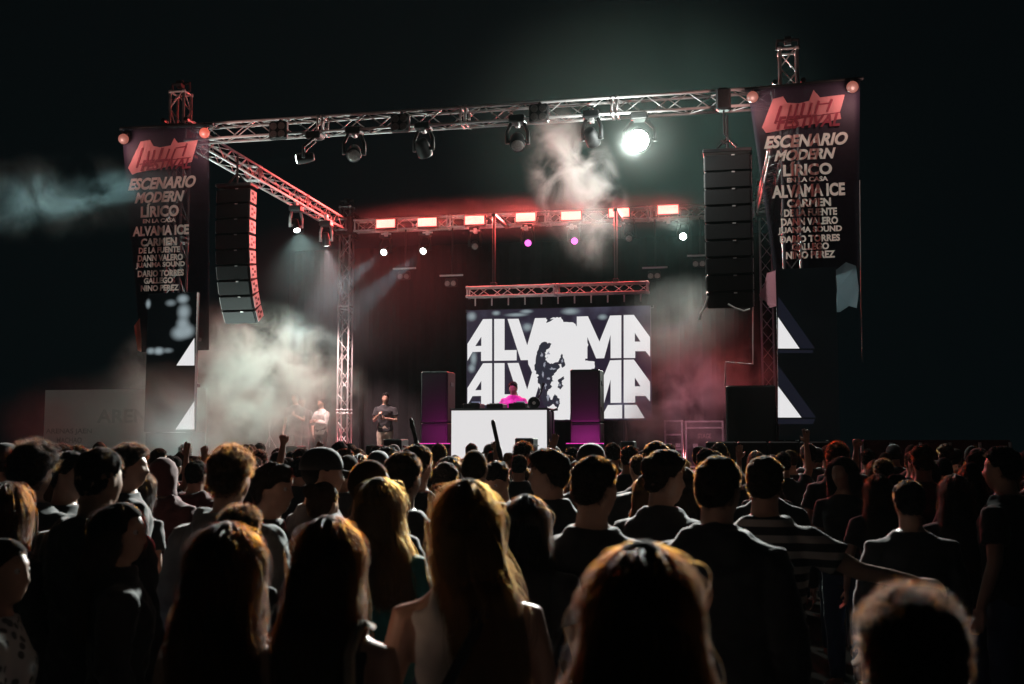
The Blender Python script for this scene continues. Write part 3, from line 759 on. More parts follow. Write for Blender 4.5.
# ================================================================== billboard far at the side
t = thing('billboard', 'pale billboard with faint dark lettering half lost in smoke', 'billboard', (-15.5, 25, 0))
X0, X1 = at(44, 420, 25).x, at(205, 420, 25).x; Z1 = at(100, 389.5, 25).z; Z0 = 1.1
MB().box(((X0+X1)/2, 25.05, (Z0+Z1)/2), (X1-X0, .08, Z1-Z0)).build('panel', BOARDWHITE, t)
m = MB()
text_px(m, 'ARENAS', 97, 172, 409, 423, 25, .03); text_px(m, 'ARENAS JAEN', 46, 92, 428.5, 435, 25, .02); text_px(m, 'MACHAO', 57, 82, 437.5, 443, 25, .02)
m.build('lettering', BOARDINK, t)
for k in range(4):
    x = X0+.3+(X1-X0-.6)*k/3
    MB().tube([(x, 25.2, 0), (x, 25.2, Z1-.05)], .05, 8).build('post', BLACKMET, t)
# low dark fence beyond the right of the stage
t = thing('site_fence', 'low dark site fence faintly red-lit beyond the right edge of the crowd', 'fence', (4.6, 18, 0))
fx0, fx1 = at(862, 440, 18).x, at(1010, 440, 18).x
for k in range(6):
    x = fx0+(fx1-fx0)*k/5; MB().tube([(x, 18, 0), (x, 18, 1.84)], .025, 8).build('post', ALU, t)
MB().box(((fx0+fx1)/2, 18.03, 1.0), (fx1-fx0, .03, 1.75)).build('panel', CLOTH['maroon'], t)  # faint red light on the fence is put into the maroon colour

# ================================================================== lamps
def moving_head(label, px, py, Y, aim, top, lens, group=None, light=None, r=.10, off=None):
    c = at(px, py, Y); d = (Vector(aim)-c).normalized(); M = lookrot(d)
    t = thing('moving_head', label, 'stage light', (c.x, Y, top), group)
    cx_ = c.x+(off or 0)
    side = Vector((0, 0, 1)).cross(d); side = (side.normalized() if side.length > .05 else Vector((1, 0, 0)))
    bzz = c.z+.30
    MB().box((cx_, Y, bzz+.06), (.26, .22, .12), None, .02).build('base', BLACKPLASTIC, t)
    m = MB(); m.tube([(cx_, Y, bzz+.1), (cx_, Y, top)], .025, 8); m.box((cx_, Y, top-.02), (.07, .12, .08), None, .01); m.build('clamp', ALU, t)
    yk = MB()
    for s_ in (-1, 1):
        q = c+side*s_*(r+.045)
        yk.tube([(cx_+side.x*s_*.1, Y+side.y*s_*.1, bzz), q+Vector((0, 0, .16)), q+Vector((0, 0, -.03))], [.03, .028, .03], 8)
        yk.tube([q, c+side*s_*r*.8], .03, 8)
    yk.build('yoke', ARRAYSIDE if group == 'lamps under the side truss' else SPEAKERMET, t, True)
    hd = MB(); prof = [(-.17, .55), (-.15, .8), (-.06, .95), (.02, 1.0), (.09, 1.02), (.12, .98)]
    hd.rings([[c + M @ Vector((r*k*math.cos(2*math.pi*i/20), r*k*math.sin(2*math.pi*i/20), z)) for i in range(20)] for z, k in prof])
    head = hd.build('head', SPEAKERMET, t, True)
    ln = MB(); ln.rings([[c + M @ Vector((r*k*math.cos(2*math.pi*i/20), r*k*math.sin(2*math.pi*i/20), z)) for i in range(20)] for z, k in ((.115, .86), (.126, .8), (.134, .5), (.137, .1))])
    ln.build('lens', lens, head, True)
    if light:
        e, col, size, blend = light
        spot('bulb', c+d*.17, aim, e, col, size, blend, head, r*.7)
        if e > 10000:                       # added point light; lens spill brightening the smoke puff and truss
            l = bpy.data.lights.new('lens_spill', 'POINT'); l.energy = 170; l.color = col; l.shadow_soft_size = .08
            lo_ = bpy.data.objects.new('lens_spill', l); COL.objects.link(lo_); lo_.parent = head; lo_.location = c+d*.22-parent_loc(head)
    return t
FB = TZ-.17
G_F = 'moving heads hung from the front truss'
moving_head('blinding white lamp hung from the front truss, by far the brightest light', 639.5, 140, 16.85, (-2.4, 2.6, 1.8), FB, WHITE_HOT, G_F, (17500, (.93, 1, .94), 42, .95), .19)
moving_head('lit white lamp on the front truss throwing a beam toward the smoke-side banner', 304, 158, 16.85, at(52, 197, 15.6), FB, WHITE_MID, G_F, (5200, (.78, .97, 1), 13, .5), .09, .18)
moving_head('unlit black lamp on the front truss second from the smoke-side banner', 354, 153, 16.85, at(330, 330, 12), FB, DIMLENS, G_F, None, .12)
moving_head('front truss lamp with a faint magenta lens', 423.5, 149, 16.85, at(513, 398, BY+1.0), FB, MATS.setdefault('mag_dim', emit('lamp_magenta_dim', (.8, .2, .7), .55)), G_F, (800, (1, .07, .70), 9, .5), .12)  # magenta beam added from this head to light the DJ
moving_head('dark front truss lamp with red rimmed yoke in the middle of the span', 517.5, 142, 16.85, at(517, 330, 13.5), FB, DIMLENS, G_F, None, .12)
moving_head('front truss lamp inside the smoke puff, given an added pink light', 592, 138, 16.85, at(700, 408, 22.6), FB, emit('added_pink_glow', (1, .35, .45), .5), G_F, (2600, (1, .42, .56), 14, .6), .11)  # pink lens glow and beam added to light the flight cases and smoke
G_S = 'lamps under the side truss'
def side_lamp(label, px, py, Y, aim, light):
    return moving_head(label, px, py, Y, aim, TZ-.17, WHITE_MID, G_S, light, .085)
side_lamp('small lit lamp under the side truss nearer the hanging speakers', 296, 226, 21.6, at(345, 440, 19.6), (1350, (.78, 1, .90), 95, .8))
side_lamp('small lit lamp under the side truss nearer the lattice tower', 326, 240, 22.9, at(345, 418, 24.5), (2600, (1, .66, .64), 60, .7))
G_R = 'moving heads under the rear truss'
def rear_lamp(label, px, py, lens, aim, light=None, r=.09):
    return moving_head(label, px, py, 24.95, aim, TZ-.17, lens, G_R, light, r)
rear_lamp('lit white lamp under the rear truss nearest the lattice tower, beam aimed down', 385.5, 251, WHITE_MID, at(300, 318, 20.5), (4200, (.70, .95, 1), 10, .4))
rear_lamp('lit white lamp under the rear truss, second from the lattice tower', 425, 249.5, WHITE_MID, at(318, 340, 20), (4800, (.70, .95, 1), 10, .4))
rear_lamp('unlit dark lamp under the rear truss above the edge of the video wall', 475, 245, DIMLENS, at(475, 330, 20))
rear_lamp('magenta lamp under the rear truss above the word on the video wall', 528, 242.5, MAGENTA, at(528, 330, 14), (60, (1, .15, .75), 40, .6), .09)
rear_lamp('magenta lamp under the rear truss inside the smoke puff', 574.5, 240.5, MAGENTA, at(574, 330, 14), (60, (1, .15, .75), 40, .6), .09)
rear_lamp('unlit dark lamp under the rear truss next to the smoke puff', 629, 237, DIMLENS, at(629, 330, 20))
rear_lamp('lit greenish white lamp under the rear truss beside the black hanging speakers', 684, 237, WHITE_HOT, at(600, 190, 17.2), (7500, (.80, 1, .90), 85, .8))

def strobe(label, px, py):
    Y = 24.78; c = at(px, py, Y); t = thing('strobe', label, 'stage light', (c.x, Y, c.z), 'red strobes along the rear truss')
    MB().box((c.x, Y+.07, c.z), (.50, .12, .25), None, .015).build('housing', BLACKMET, t)
    MB().box((c.x, Y+.004, c.z), (.45, .012, .19)).build('panel', STROBE_RED, t)
    m = MB(); m.tube([(c.x-.27, Y+.08, c.z), (c.x-.27, Y+.08, c.z-.18), (c.x+.27, Y+.08, c.z-.18), (c.x+.27, Y+.08, c.z)], .014, 6); m.box((c.x, Y+.08, c.z-.24), (.08, .12, .12), None, .01); m.tube([(c.x-.12, Y+.05, c.z-.24), (c.x+.12, Y+.05, c.z-.24)], .02, 8)
    m.build('bracket', ALU, t)
    fl = area('flash', (c.x, Y-.02, c.z), (c.x, Y-5, c.z-.2), 160, (1, .10, .09), .45, .19, t); fl.data.spread = R(150)
where = ('nearest the lattice tower', 'above the second white lamp from the tower', 'above the edge of the video wall', 'above the magenta lamp outside the smoke', 'seen through the smoke puff', 'between the smoke puff and the last strobe', 'nearest the black hanging speakers')
for (px, py), wh in zip(((385.5, 223.5), (427, 222), (474.5, 220), (525.5, 217), (571, 215.5), (619, 212.5), (668, 209.5)), where):
    strobe('bright red strobe on the rear truss ' + wh, px, py)

def blinder4(label, px, py):
    Y = 16.66; c = at(px, py, Y); t = thing('blinder', label, 'stage light', (c.x, Y, c.z), 'four-lamp blinders on the front truss')
    MB().box((c.x, Y+.05, c.z), (.31, .1, .29), None, .02).build('housing', BLACKMET, t)
    for a in (-.068, .068):
        for b in (-.066, .066):
            MB().tube([(c.x+a, Y-.012, c.z+b), (c.x+a, Y+.01, c.z+b)], .06, 18).build('lens', DIMLENS, t)
    m = MB(); m.tube([(c.x, Y+.1, c.z+.1), (c.x, Y+.12, c.z+.2)], .03, 8); m.build('clamp', BLACKMET, t)
blinder4('four-lamp blinder on the front truss nearest the smoke-side banner', 277.5, 130)
blinder4('four-lamp blinder on the front truss between the two dark lamps', 399.5, 122.5)
blinder4('four-lamp blinder on the front truss above the smoke puff', 538.5, 112.5)
p = at(723.5, 100, 16.75); t = thing('chain_hoist', 'black chain hoist on the front truss above the black hanging speakers', 'hoist', p)
MB().box(p, (.22, .2, .34), None, .03).build('motor', BLACKPLASTIC, t)
MB().tube([p+Vector((0, 0, -.15)), p+Vector((0, 0, -.52))], .014, 6).build('chain', BLACKMET, t)
q = p+Vector((0, 0, -.52)); MB().tube([q, q+Vector((.05, 0, -.05)), q+Vector((.05, 0, -.11)), q+Vector((0, 0, -.15)), q+Vector((-.05, 0, -.1))], .016, 8).build('hook', BLACKMET, t)
def blinder2(label, px, py, ptop=None):
    Y = 24.9; c = at(px, py, Y); t = thing('blinder', label, 'stage light', (c.x, Y, c.z), 'pairs of lamps on drop pipes')
    MB().tube([(c.x+.03, Y+.05, c.z+.2), (c.x+.03, Y+.05, TZ-.14)], .02, 8).build('drop_pipe', BLACKMET, t)
    MB().tube([(c.x-.26, Y, c.z+.19), (c.x+.3, Y, c.z+.19)], .022, 8).build('crossbar', ALU, t)
    MB().box((c.x, Y+.06, c.z+.03), (.28, .1, .2), None, .02).build('housing', BLACKMET, t)
    for a in (-.075, .075): MB().tube([(c.x+a, Y-.02, c.z), (c.x+a, Y+.02, c.z)], .062, 16).build('lens', DIMLENS, t)
blinder2('pair of small round lamps on a drop pipe nearest the lattice tower', 403.5, 276.5)
blinder2('pair of round lamps on a drop pipe at the tower end of the screen truss', 450.5, 283.5)
blinder2('pair of round lamps on a drop pipe at the free end of the screen truss', 654, 276)
blinder2('pair of small round lamps on a drop pipe beside the black hanging speakers', 699, 264)
# added red floor lamps, tinting the smoke, performers and flight cases
for lab, px, Y, e in (('small added red floor lamp behind the performers in the smoke', 318, 25.6, 130), ('small added red floor lamp behind the performer in pale trousers', 362, 25.7, 130), ('small added red floor lamp behind the flight cases', 702, 25.4, 150)):
    x = at(px, 450, Y).x; t = thing('added_floor_lamp', lab, 'stage light', (x, Y, DZ), 'added red floor lamps')
    c = Vector((x, Y, DZ+.2)); MB().tube([c+Vector((0, .1, -.03)), c+Vector((0, -.08, .06))], .09, 16).build('can', BLACKMET, t)
    MB().tube([c+Vector((0, -.08, .06)), c+Vector((0, -.09, .065))], .075, 16).build('lens', emit('added_lamp_red', (1, .2, .25), 3), t)
    MB().tube([c+Vector((-.12, 0, 0)), c+Vector((-.12, 0, -.19)), c+Vector((.12, 0, -.19)), c+Vector((.12, 0, 0))], .012, 6).build('stand', BLACKMET, t)
    spot('bulb', c+Vector((0, -.12, .09)), c+Vector((.3, -4, 1.2)), e, (1, .22, .26), 120, .8, t, .07)

x = at(222, 450, 18.2).x; t = thing('added_floor_lamp', 'added white floor lamp lighting the big smoke cloud at the stage side', 'stage light', (x, 18.2, DZ))  # floor lamp added to brighten the smoke cloud
c = Vector((x, 18.2, DZ+.2)); MB().tube([c+Vector((0, .1, -.05)), c+Vector((0, -.07, .1))], .1, 16).build('can', BLACKMET, t)
MB().tube([c+Vector((0, -.07, .1)), c+Vector((0, -.08, .106))], .085, 16).build('lens', WHITE_MID, t)
MB().tube([c+Vector((-.13, 0, 0)), c+Vector((-.13, 0, -.19)), c+Vector((.13, 0, -.19)), c+Vector((.13, 0, 0))], .012, 6).build('stand', BLACKMET, t)
spot('bulb', c+Vector((0, -.1, .14)), c+Vector((-.35, .5, 1.9)), 1900, (.80, 1, .91), 160, .9, t, .08)

# ================================================================== smoke
def smoke(name, label_, loc, size, dens, scale, seed, lo=.42, hi=.72, col=(.93, .97, .95), tilt=0, stretch=(1, 1, 1), aniso=.2):
    m = bpy.data.materials.new('smoke'); m.use_nodes = True; t = m.node_tree; t.nodes.remove(t.nodes['Principled BSDF'])
    v = t.nodes.new('ShaderNodeVolumePrincipled'); v.inputs['Color'].default_value = (*col, 1); v.inputs['Anisotropy'].default_value = aniso
    tcn = t.nodes.new('ShaderNodeTexCoord'); mp = t.nodes.new('ShaderNodeMapping'); mp.inputs['Location'].default_value = (seed, seed*.7, seed*.3); mp.inputs['Scale'].default_value = stretch
    n = t.nodes.new('ShaderNodeTexNoise'); n.inputs['Scale'].default_value = scale; n.inputs['Detail'].default_value = 5; n.inputs['Roughness'].default_value = .58; n.inputs['Distortion'].default_value = .6
    t.links.new(tcn.outputs['Object'], mp.inputs[0]); t.links.new(mp.outputs[0], n.inputs['Vector'])
    mr = t.nodes.new('ShaderNodeMapRange'); mr.interpolation_type = 'SMOOTHSTEP'; mr.inputs[1].default_value = lo; mr.inputs[2].default_value = hi
    t.links.new(n.outputs['Fac'], mr.inputs[0])
    dv = t.nodes.new('ShaderNodeVectorMath'); dv.operation = 'DIVIDE'; dv.inputs[1].default_value = (size[0]/2, size[1]/2, size[2]/2)
    ln = t.nodes.new('ShaderNodeVectorMath'); ln.operation = 'LENGTH'
    t.links.new(tcn.outputs['Object'], dv.inputs[0]); t.links.new(dv.outputs[0], ln.inputs[0])
    fo = t.nodes.new('ShaderNodeMapRange'); fo.interpolation_type = 'SMOOTHSTEP'; fo.inputs[1].default_value = 1.0; fo.inputs[2].default_value = .25
    t.links.new(ln.outputs['Value'], fo.inputs[0])
    mu = t.nodes.new('ShaderNodeMath'); mu.operation = 'MULTIPLY'; t.links.new(mr.outputs[0], mu.inputs[0]); t.links.new(fo.outputs[0], mu.inputs[1])
    mu2 = t.nodes.new('ShaderNodeMath'); mu2.operation = 'MULTIPLY'; mu2.inputs[1].default_value = dens; t.links.new(mu.outputs[0], mu2.inputs[0])
    t.links.new(mu2.outputs[0], v.inputs['Density']); t.links.new(v.outputs[0], t.nodes['Material Output'].inputs['Volume'])
    o = MB().ell((0, 0, 0), (size[0]/2*1.02, size[1]/2*1.02, size[2]/2*1.02), 20, 12).build(name, m, None)
    o.location = loc; o.rotation_euler = (0, tilt, 0)
    tag(o, label_, 'smoke', None, 'stuff')
    return o
def sm(px, py, Y, label, size, dens, scale, seed, lo, hi, **k):
    smoke('smoke', label, at(px, py, Y), size, dens, scale, seed, lo, hi, **k)
sm(234, 394, 20.6, 'big pale smoke cloud rolling over the stage beside the video screen with triangles', (5.9, 3.0, 4.0), 1.8, 1.6, 3.1, .40, .64, col=(.88, 1, .94))
sm(165, 425, 15.4, 'low thin smoke drifting in front of the narrow video screen and the billboard', (6.4, 1.8, 2.1), .8, 1.2, 8.0, .25, .72, col=(.84, 1, .92))
sm(330, 420, 22.4, 'low reddish smoke around the people beside the lattice tower', (6.0, 2.2, 2.0), .03, 1.0, 2.7, .25, .75)
sm(576, 186, 16.7, 'tall smoke puff rising past the front truss', (1.6, 1.2, 3.0), 1.5, 2.0, 1.7, .42, .66, tilt=R(-20))
sm(700, 405, 22.4, 'pinkish smoke drifting above the flight cases', (4.2, 2.6, 2.4), 1.6, 1.6, 5.2, .40, .66, tilt=R(-22))
sm(690, 345, 22.0, 'faint greenish smoke hanging beside the video wall under the lit white lamp', (3.6, 2.4, 3.0), .16, 1.0, 9.3, .30, .7)
sm(52, 197, 15.6, 'wisp of smoke in the dark beyond the smoke-side banner', (5.4, 2.0, 1.6), .20, 1.5, 12.4, .42, .70, col=(.6, .95, .95))
sm(640, 130, 18.2, 'thin added smoke imitating the glow around the blinding white lamp', (7.5, 3.4, 6.0), .013, .5, 2.2, .05, .5, col=(.5, 1, .92))  # smoke added as the lamp's wide teal glow, tint in its colour
sm(639, 139, 16.45, 'small added puff of smoke forming the halo of the blinding white lamp', (1.9, 1.1, 1.9), .030, .5, 7.7, .02, .3, col=(.9, 1, .95))  # smoke ball added to form a halo at the lens
sm(515, 217, 24.4, 'thin added smoke giving the row of red strobes a halo', (11.5, 1.3, 1.3), .036, .8, 4.4, .1, .6)  # smoke added in place of camera glow around the strobes
sm(350, 300, 22.5, 'thin smoke showing the two lamp beams beside the lattice tower', (7.5, 5.5, 4.4), .012, .6, 6.1, .1, .6, col=(.8, .95, 1))

# ================================================================== people
def head_pts(ph, th, female=False):
    ph = np.asarray(ph, float); th = np.asarray(th, float)
    dx, dy, dz = np.cos(th)*np.sin(ph), np.cos(th)*np.cos(ph), np.sin(th)
    k = .95 if female else 1.0
    x, y, z = .075*k*dx, .097*dy, .118*dz
    t = np.clip(-z/.118, 0, 1)
    x = x*(1-.34*t**1.4)
    y = np.where(dy < 0, y*(1-.42*t), y*(1-.06*t)) + .022*t**2
    y = y - .010*np.clip(-dy, 0, 1)*np.clip(dz+.3, 0, 1)
    w = np.clip(dy*1.6, 0, 1)
    G = lambda cx, cz, sx, sz: np.exp(-((np.abs(x)-cx)/sx)**2-((z-cz)/sz)**2)
    nose = np.exp(-(x/.011)**2)*(np.clip((.034-z)/.062, 0, 1)**1.3)*(z > -.034)*.020 + np.exp(-(x/.016)**2-((z+.024)/.011)**2)*.006
    b = nose - .012*G(.031, .014, .017, .013) + .006*G(.03, .036, .03, .009) + .005*G(.048, -.014, .018, .02)
    b = b + .008*np.exp(-(x/.022)**2-((z+.054)/.007)**2) + .008*np.exp(-(x/.019)**2-((z+.070)/.008)**2) - .004*np.exp(-(x/.022)**2-((z+.062)/.003)**2)
    b = b + .011*np.exp(-(x/.022)**2-((z+.100)/.014)**2) - .004*np.exp(-(x/.02)**2-((z+.083)/.006)**2)
    y = y + w*b
    return np.stack([x, y, z], -1)

def hairline(ph):
    a = np.abs((np.degrees(ph)+180) % 360-180)
    return np.interp(a, [0, 35, 60, 78, 95, 110, 135, 180], [.068, .064, .040, .012, .004, -.035, -.058, -.068])

def head_mb(female):
    NP, NT = 56, 44
    rs = []
    for i in range(NT+1):
        th = -math.pi/2+math.pi*(i+.05)/(NT+.1)
        ph = np.linspace(0, 2*math.pi, NP, endpoint=False)
        rs.append([Vector(p) for p in head_pts(ph, np.full(NP, th), female)])
    m = MB().rings(rs)
    for s in (-1, 1):                       # ears
        m.ell((s*.074, -.010, .002), (.010, .017, .031), 10, 7, Matrix.Rotation(s*-.35, 3, 'Z'))
    return m

def hand_into(m, wr, d, nrm, side, curl=.35, spread=.12):
    """palm and five fingers from the wrist wr along d; nrm = palm normal, side = direction of the thumb"""
    d = d.normalized(); side = (side-d*side.dot(d)).normalized(); nrm = side.cross(d) if nrm is None else nrm.normalized()
    rs = []
    for t_, hw, hd in ((-.012, .022, .016), (.015, .030, .016), (.05, .040, .015), (.082, .040, .013), (.092, .034, .010)):
        rs.append([wr+d*t_+side*hw*math.cos(a)+nrm*hd*math.sin(a) for a in [2*math.pi*k/12 for k in range(12)]])
    m.rings(rs)
    for off, L, sp in ((.029, .070, 1), (.010, .080, .35), (-.010, .074, -.35), (-.028, .058, -1)):
        p = wr+d*.075+side*off; dd = (d+side*sp*spread).normalized(); pts = [p]; c = 0
        for q, f in enumerate((.28, .42, .32, .26)):
            c += curl*(1.0 if q else .4)
            pts.append(pts[-1]+(dd*math.cos(c)+nrm*math.sin(c))*L*f)
        m.tube(pts, [.0095, .0093, .0088, .008, .0065], 8)
    p = wr+d*.022+side*.026
    m.tube([p-side*.012, p+side*.022+d*.022+nrm*.008, p+side*.036+d*.05+nrm*(.014+.02*curl), p+side*.036+d*.074+nrm*(.018+.04*curl)], [.015, .0125, .0105, .008], 8)

ARMS = {   # (elbow, wrist, hand direction, thumb side, curl) for the arm on the +X side; mirrored for the other
    'down':   ((.265, -.02, 1.13), (.275, .06, .88), (.0, .15, -1), (0, 1, .1), .35),
    'pocket': ((.31, -.06, 1.14), (.20, .06, .95), (-.5, .25, -1), (0, 1, .2), .6),
    'fwd':    ((.25, .06, 1.14), (.17, .30, 1.16), (-.25, 1, .15), (-.3, 0, 1), .5),
    'phone':  ((.24, .14, 1.16), (.11, .34, 1.34), (-.1, .25, 1), (-1, 0, .1), .75),
    'fold':   ((.26, .06, 1.13), (.02, .20, 1.17), (-1, .12, .05), (0, 0, 1), .5),
    'up':     ((.27, .12, 1.58), (.25, .16, 1.86), (0, .05, 1), (-1, .1, 0), .12),
    'fist':   ((.27, .10, 1.60), (.24, .14, 1.88), (0, .05, 1), (-1, .1, 0), 1.15),
    'horns':  ((.30, .12, 1.58), (.33, .18, 1.84), (.2, .1, 1), (-1, .1, 0), .2),
    'hip':    ((.36, -.08, 1.15), (.20, .03, 1.03), (-.8, .4, -.3), (0, .4, 1), .5),
    'reach':  ((.34, .10, 1.22), (.36, .36, 1.24), (.05, 1, .1), (-1, 0, .3), .6),
    'side':   ((.42, .02, 1.26), (.64, .10, 1.22), (1, .25, -.05), (0, 1, .3), .5),
    'deckL':  ((.28, .08, 1.15), (.22, .33, 1.09), (-.1, 1, -.15), (-1, 0, .2), .4),
    'cup':    ((.25, .02, 1.13), (.15, .24, 1.24), (-.3, .7, .5), (-.3, -.1, 1), .8),
}
def arm_pts(pose, s, fem):
    e, w_, hd, sd, curl = ARMS[pose]
    k = .90 if fem else 1.0
    sh = Vector((s*.188*k, -.005, 1.375)); f = lambda q: Vector((s*q[0]*(k if abs(q[0]) > .1 else 1), q[1], q[2]))
    return sh, f(e), f(w_), Vector((s*hd[0], hd[1], hd[2])), Vector((s*sd[0], sd[1], sd[2])), curl

def torso_rings(fem, inf=0.0, z0=.80, z1=1.50, n=28, bulk=1.0):
    if fem: T = [(.78, .13, .10, 0), (.86, .172, .118, -.012), (.95, .168, .115, -.012), (1.05, .130, .095, 0), (1.13, .125, .094, .004), (1.23, .142, .112, .014), (1.31, .150, .112, .012), (1.365, .160, .096, 0), (1.40, .155, .084, -.006), (1.44, .116, .070, -.012), (1.475, .080, .062, -.014), (1.51, .056, .055, -.014)]
    else: T = [(.78, .135, .105, 0), (.86, .170, .118, -.008), (.95, .168, .115, -.004), (1.06, .155, .108, .002), (1.15, .158, .112, .004), (1.25, .172, .122, .006), (1.34, .186, .124, .004), (1.385, .188, .108, -.004), (1.425, .160, .090, -.010), (1.46, .118, .076, -.014), (1.495, .084, .068, -.014), (1.525, .064, .060, -.012)]
    rs = []
    for z, hw, hd, yo in T:
        if z < z0-.001 or z > z1+.02: continue
        hw = hw*bulk+inf; hd = hd*bulk+inf; r_ = []
        for k in range(n):
            a = 2*math.pi*k/n; c, s_ = math.cos(a), math.sin(a); p = .80
            r_.append(Vector((hw*math.copysign(abs(c)**p, c), yo+hd*math.copysign(abs(s_)**p, s_), z)))
        rs.append(r_)
    return rs
def remesh(mb, voxel, seed=0, fold=0.0, smooth=2, dec=None):
    me = mb.mesh('tmp'); o = bpy.data.objects.new('tmp', me); COL.objects.link(o)
    r_ = o.modifiers.new('r', 'REMESH'); r_.mode = 'VOXEL'; r_.voxel_size = voxel; r_.use_smooth_shade = True
    if smooth:
        s_ = o.modifiers.new('s', 'SMOOTH'); s_.factor = .5; s_.iterations = smooth
    if dec:
        d_ = o.modifiers.new('d', 'DECIMATE'); d_.ratio = dec
    out = evalmesh(o); bpy.data.objects.remove(o); bpy.data.meshes.remove(me)
    if fold:
        n = len(out.vertices); co = np.empty(n*3); out.vertices.foreach_get('co', co); co = co.reshape(-1, 3)
        no = np.empty(n*3); out.vertices.foreach_get('normal', no); no = no.reshape(-1, 3)
        d = np.array([noise.noise(Vector((p[0]*7+seed, p[1]*7, p[2]*11)))+.6*noise.noise(Vector((p[0]*19, p[1]*19+seed, p[2]*25))) for p in co])
        co = co+no*(d*fold)[:, None]; out.vertices.foreach_set('co', co.ravel()); out.update()
    out.polygons.foreach_set('use_smooth', [True]*len(out.polygons))
    return out
def rotz_pts(m, yaw, pitch, c):
    M = Matrix.Rotation(yaw, 3, 'Z') @ Matrix.Rotation(pitch, 3, 'X'); c = Vector(c)
    m.v = [tuple(M @ Vector(p) + c) for p in m.v]; return M

HEADC = Vector((0, .012, 1.632))
def head_xform(hyaw, hpitch):
    M = Matrix.Rotation(hyaw, 3, 'Z') @ Matrix.Rotation(hpitch, 3, 'X')
    piv = Vector((0, -.008, 1.53))
    return M, piv + M @ (HEADC-piv)
def body_mesh(fem, arms, hyaw, hpitch, voxel=.012, bulk=1.0, dec=None):
    m = MB(); m.rings(torso_rings(fem, 0, bulk=bulk))
    M, hc_ = head_xform(hyaw, hpitch)
    m.tube([(0, -.012, 1.44), (0, -.010, 1.50), tuple(hc_*.55+Vector((0, -.012, 1.52))*.45), tuple(hc_+Vector((0, 0, -.03)))], [.070, .054, .052, .05] if fem else [.078, .064, .061, .058], 16)
    h = head_mb(fem); h.v = [tuple(M @ Vector(p) + hc_) for p in h.v]; m.add(h.v, h.f)
    for s, pose in ((-1, arms[0]), (1, arms[1])):
        sh, el, wr, hd, sd, curl = arm_pts(pose, s, fem); q = .86 if fem else 1.0
        m.tube([sh-Vector((s*.05, 0, -.005)), sh, sh*.5+el*.5, el, el*.45+wr*.55, wr], [.055*q, .060*q, .050*q, .041*q, .036*q, .027*q], 12)
        hand_into(m, wr, hd, None, sd, curl)
    for s in (-1, 1):
        m.tube([(s*.085, 0, .92), (s*.095, .0, .76), (s*.10, .01, .50), (s*.10, -.015, .34), (s*.10, -.025, .10), (s*.10, -.025, .045)], [.088, .085, .057, .055, .038, .036], 14)
        m.tube([(s*.10, -.06, .042), (s*.10, .0, .05), (s*.11, .10, .038), (s*.115, .17, .028)], [.036, .042, .040, .026], 10)
    return remesh(m, voxel, 0, 0, 1, dec)
SLEEVES = {'tank': 0, 'tee': .62, 'long': 2.0, 'hoodie': 2.0, 'jacket': 2.0, 'shirt': 2.0}
def top_mesh(fem, arms, style, bulk, seed, voxel=.015, dec=None):
    inf = {'tank': .007, 'tee': .014, 'long': .014, 'hoodie': .028, 'jacket': .024, 'shirt': .016}[style]
    m = MB(); rs = torso_rings(fem, inf, (.86 if style != 'tank' else .95), ((1.475 if fem else 1.50) if style != 'tank' else 1.41), bulk=bulk)
    m.rings(rs); q = .86 if fem else 1.0
    if style == 'tank':
        for s in (-1, 1): m.tube([(s*.085, .085, 1.36), (s*.083, .05, 1.45), (s*.080, -.03, 1.475), (s*.085, -.085, 1.38)], [.022, .019, .019, .024], 8)
    sl = SLEEVES[style]
    if sl:
        for s, pose in ((-1, arms[0]), (1, arms[1])):
            sh, el, wr, hd, sd, curl = arm_pts(pose, s, fem); a = inf+.004
            if sl < 1: m.tube([sh-Vector((s*.06, 0, -.01)), sh+Vector((0, 0, .004)), sh+(el-sh)*.35, sh+(el-sh)*sl], [.062*q+a*.7, .064*q+a, .058*q+a*1.1, .056*q+a*1.3], 14)
            else: m.tube([sh-Vector((s*.06, 0, -.01)), sh+Vector((0, 0, .004)), sh*.5+el*.5, el, el*.5+wr*.5, wr-(wr-el).normalized()*.015], [.060*q+a*.7, .063*q+a, .054*q+a*1.1, .047*q+a*1.1, .041*q+a, .032*q+a*.8], 14)
    if style in ('hoodie',):
        for s in (-1, 1): m.tube([(0, -.125, 1.40), (s*.06, -.115, 1.44), (s*.105, -.05, 1.482), (s*.085, .04, 1.475), (s*.03, .085, 1.43)], [.042, .046, .040, .030, .022], 10)
        m.ell((0, -.115, 1.43), (.10, .05, .065), 14, 8)
    if style in ('jacket', 'shirt'):
        pts = [(.072*math.cos(a), -.010+.070*math.sin(a), 1.497+.012*math.sin(-a)) for a in [2*math.pi*k/18 for k in range(19)]]
        m.tube(pts, [.016]*19, 8)
    return remesh(m, voxel, seed, .014 if style in ('hoodie', 'jacket') else .010, 2, dec)
def trousers_mesh(fem, seed, voxel=.018, dec=None):
    m = MB()
    rs = [r_ for r_ in torso_rings(fem, .010, .78, 1.04)]
    m.rings(rs)
    for s in (-1, 1):
        m.tube([(s*.085, 0, .92), (s*.095, .0, .74), (s*.10, .01, .50), (s*.10, -.012, .32), (s*.10, -.02, .085)], [.103, .098, .074, .070, .062], 14)
    return remesh(m, voxel, seed, .007, 2, dec)

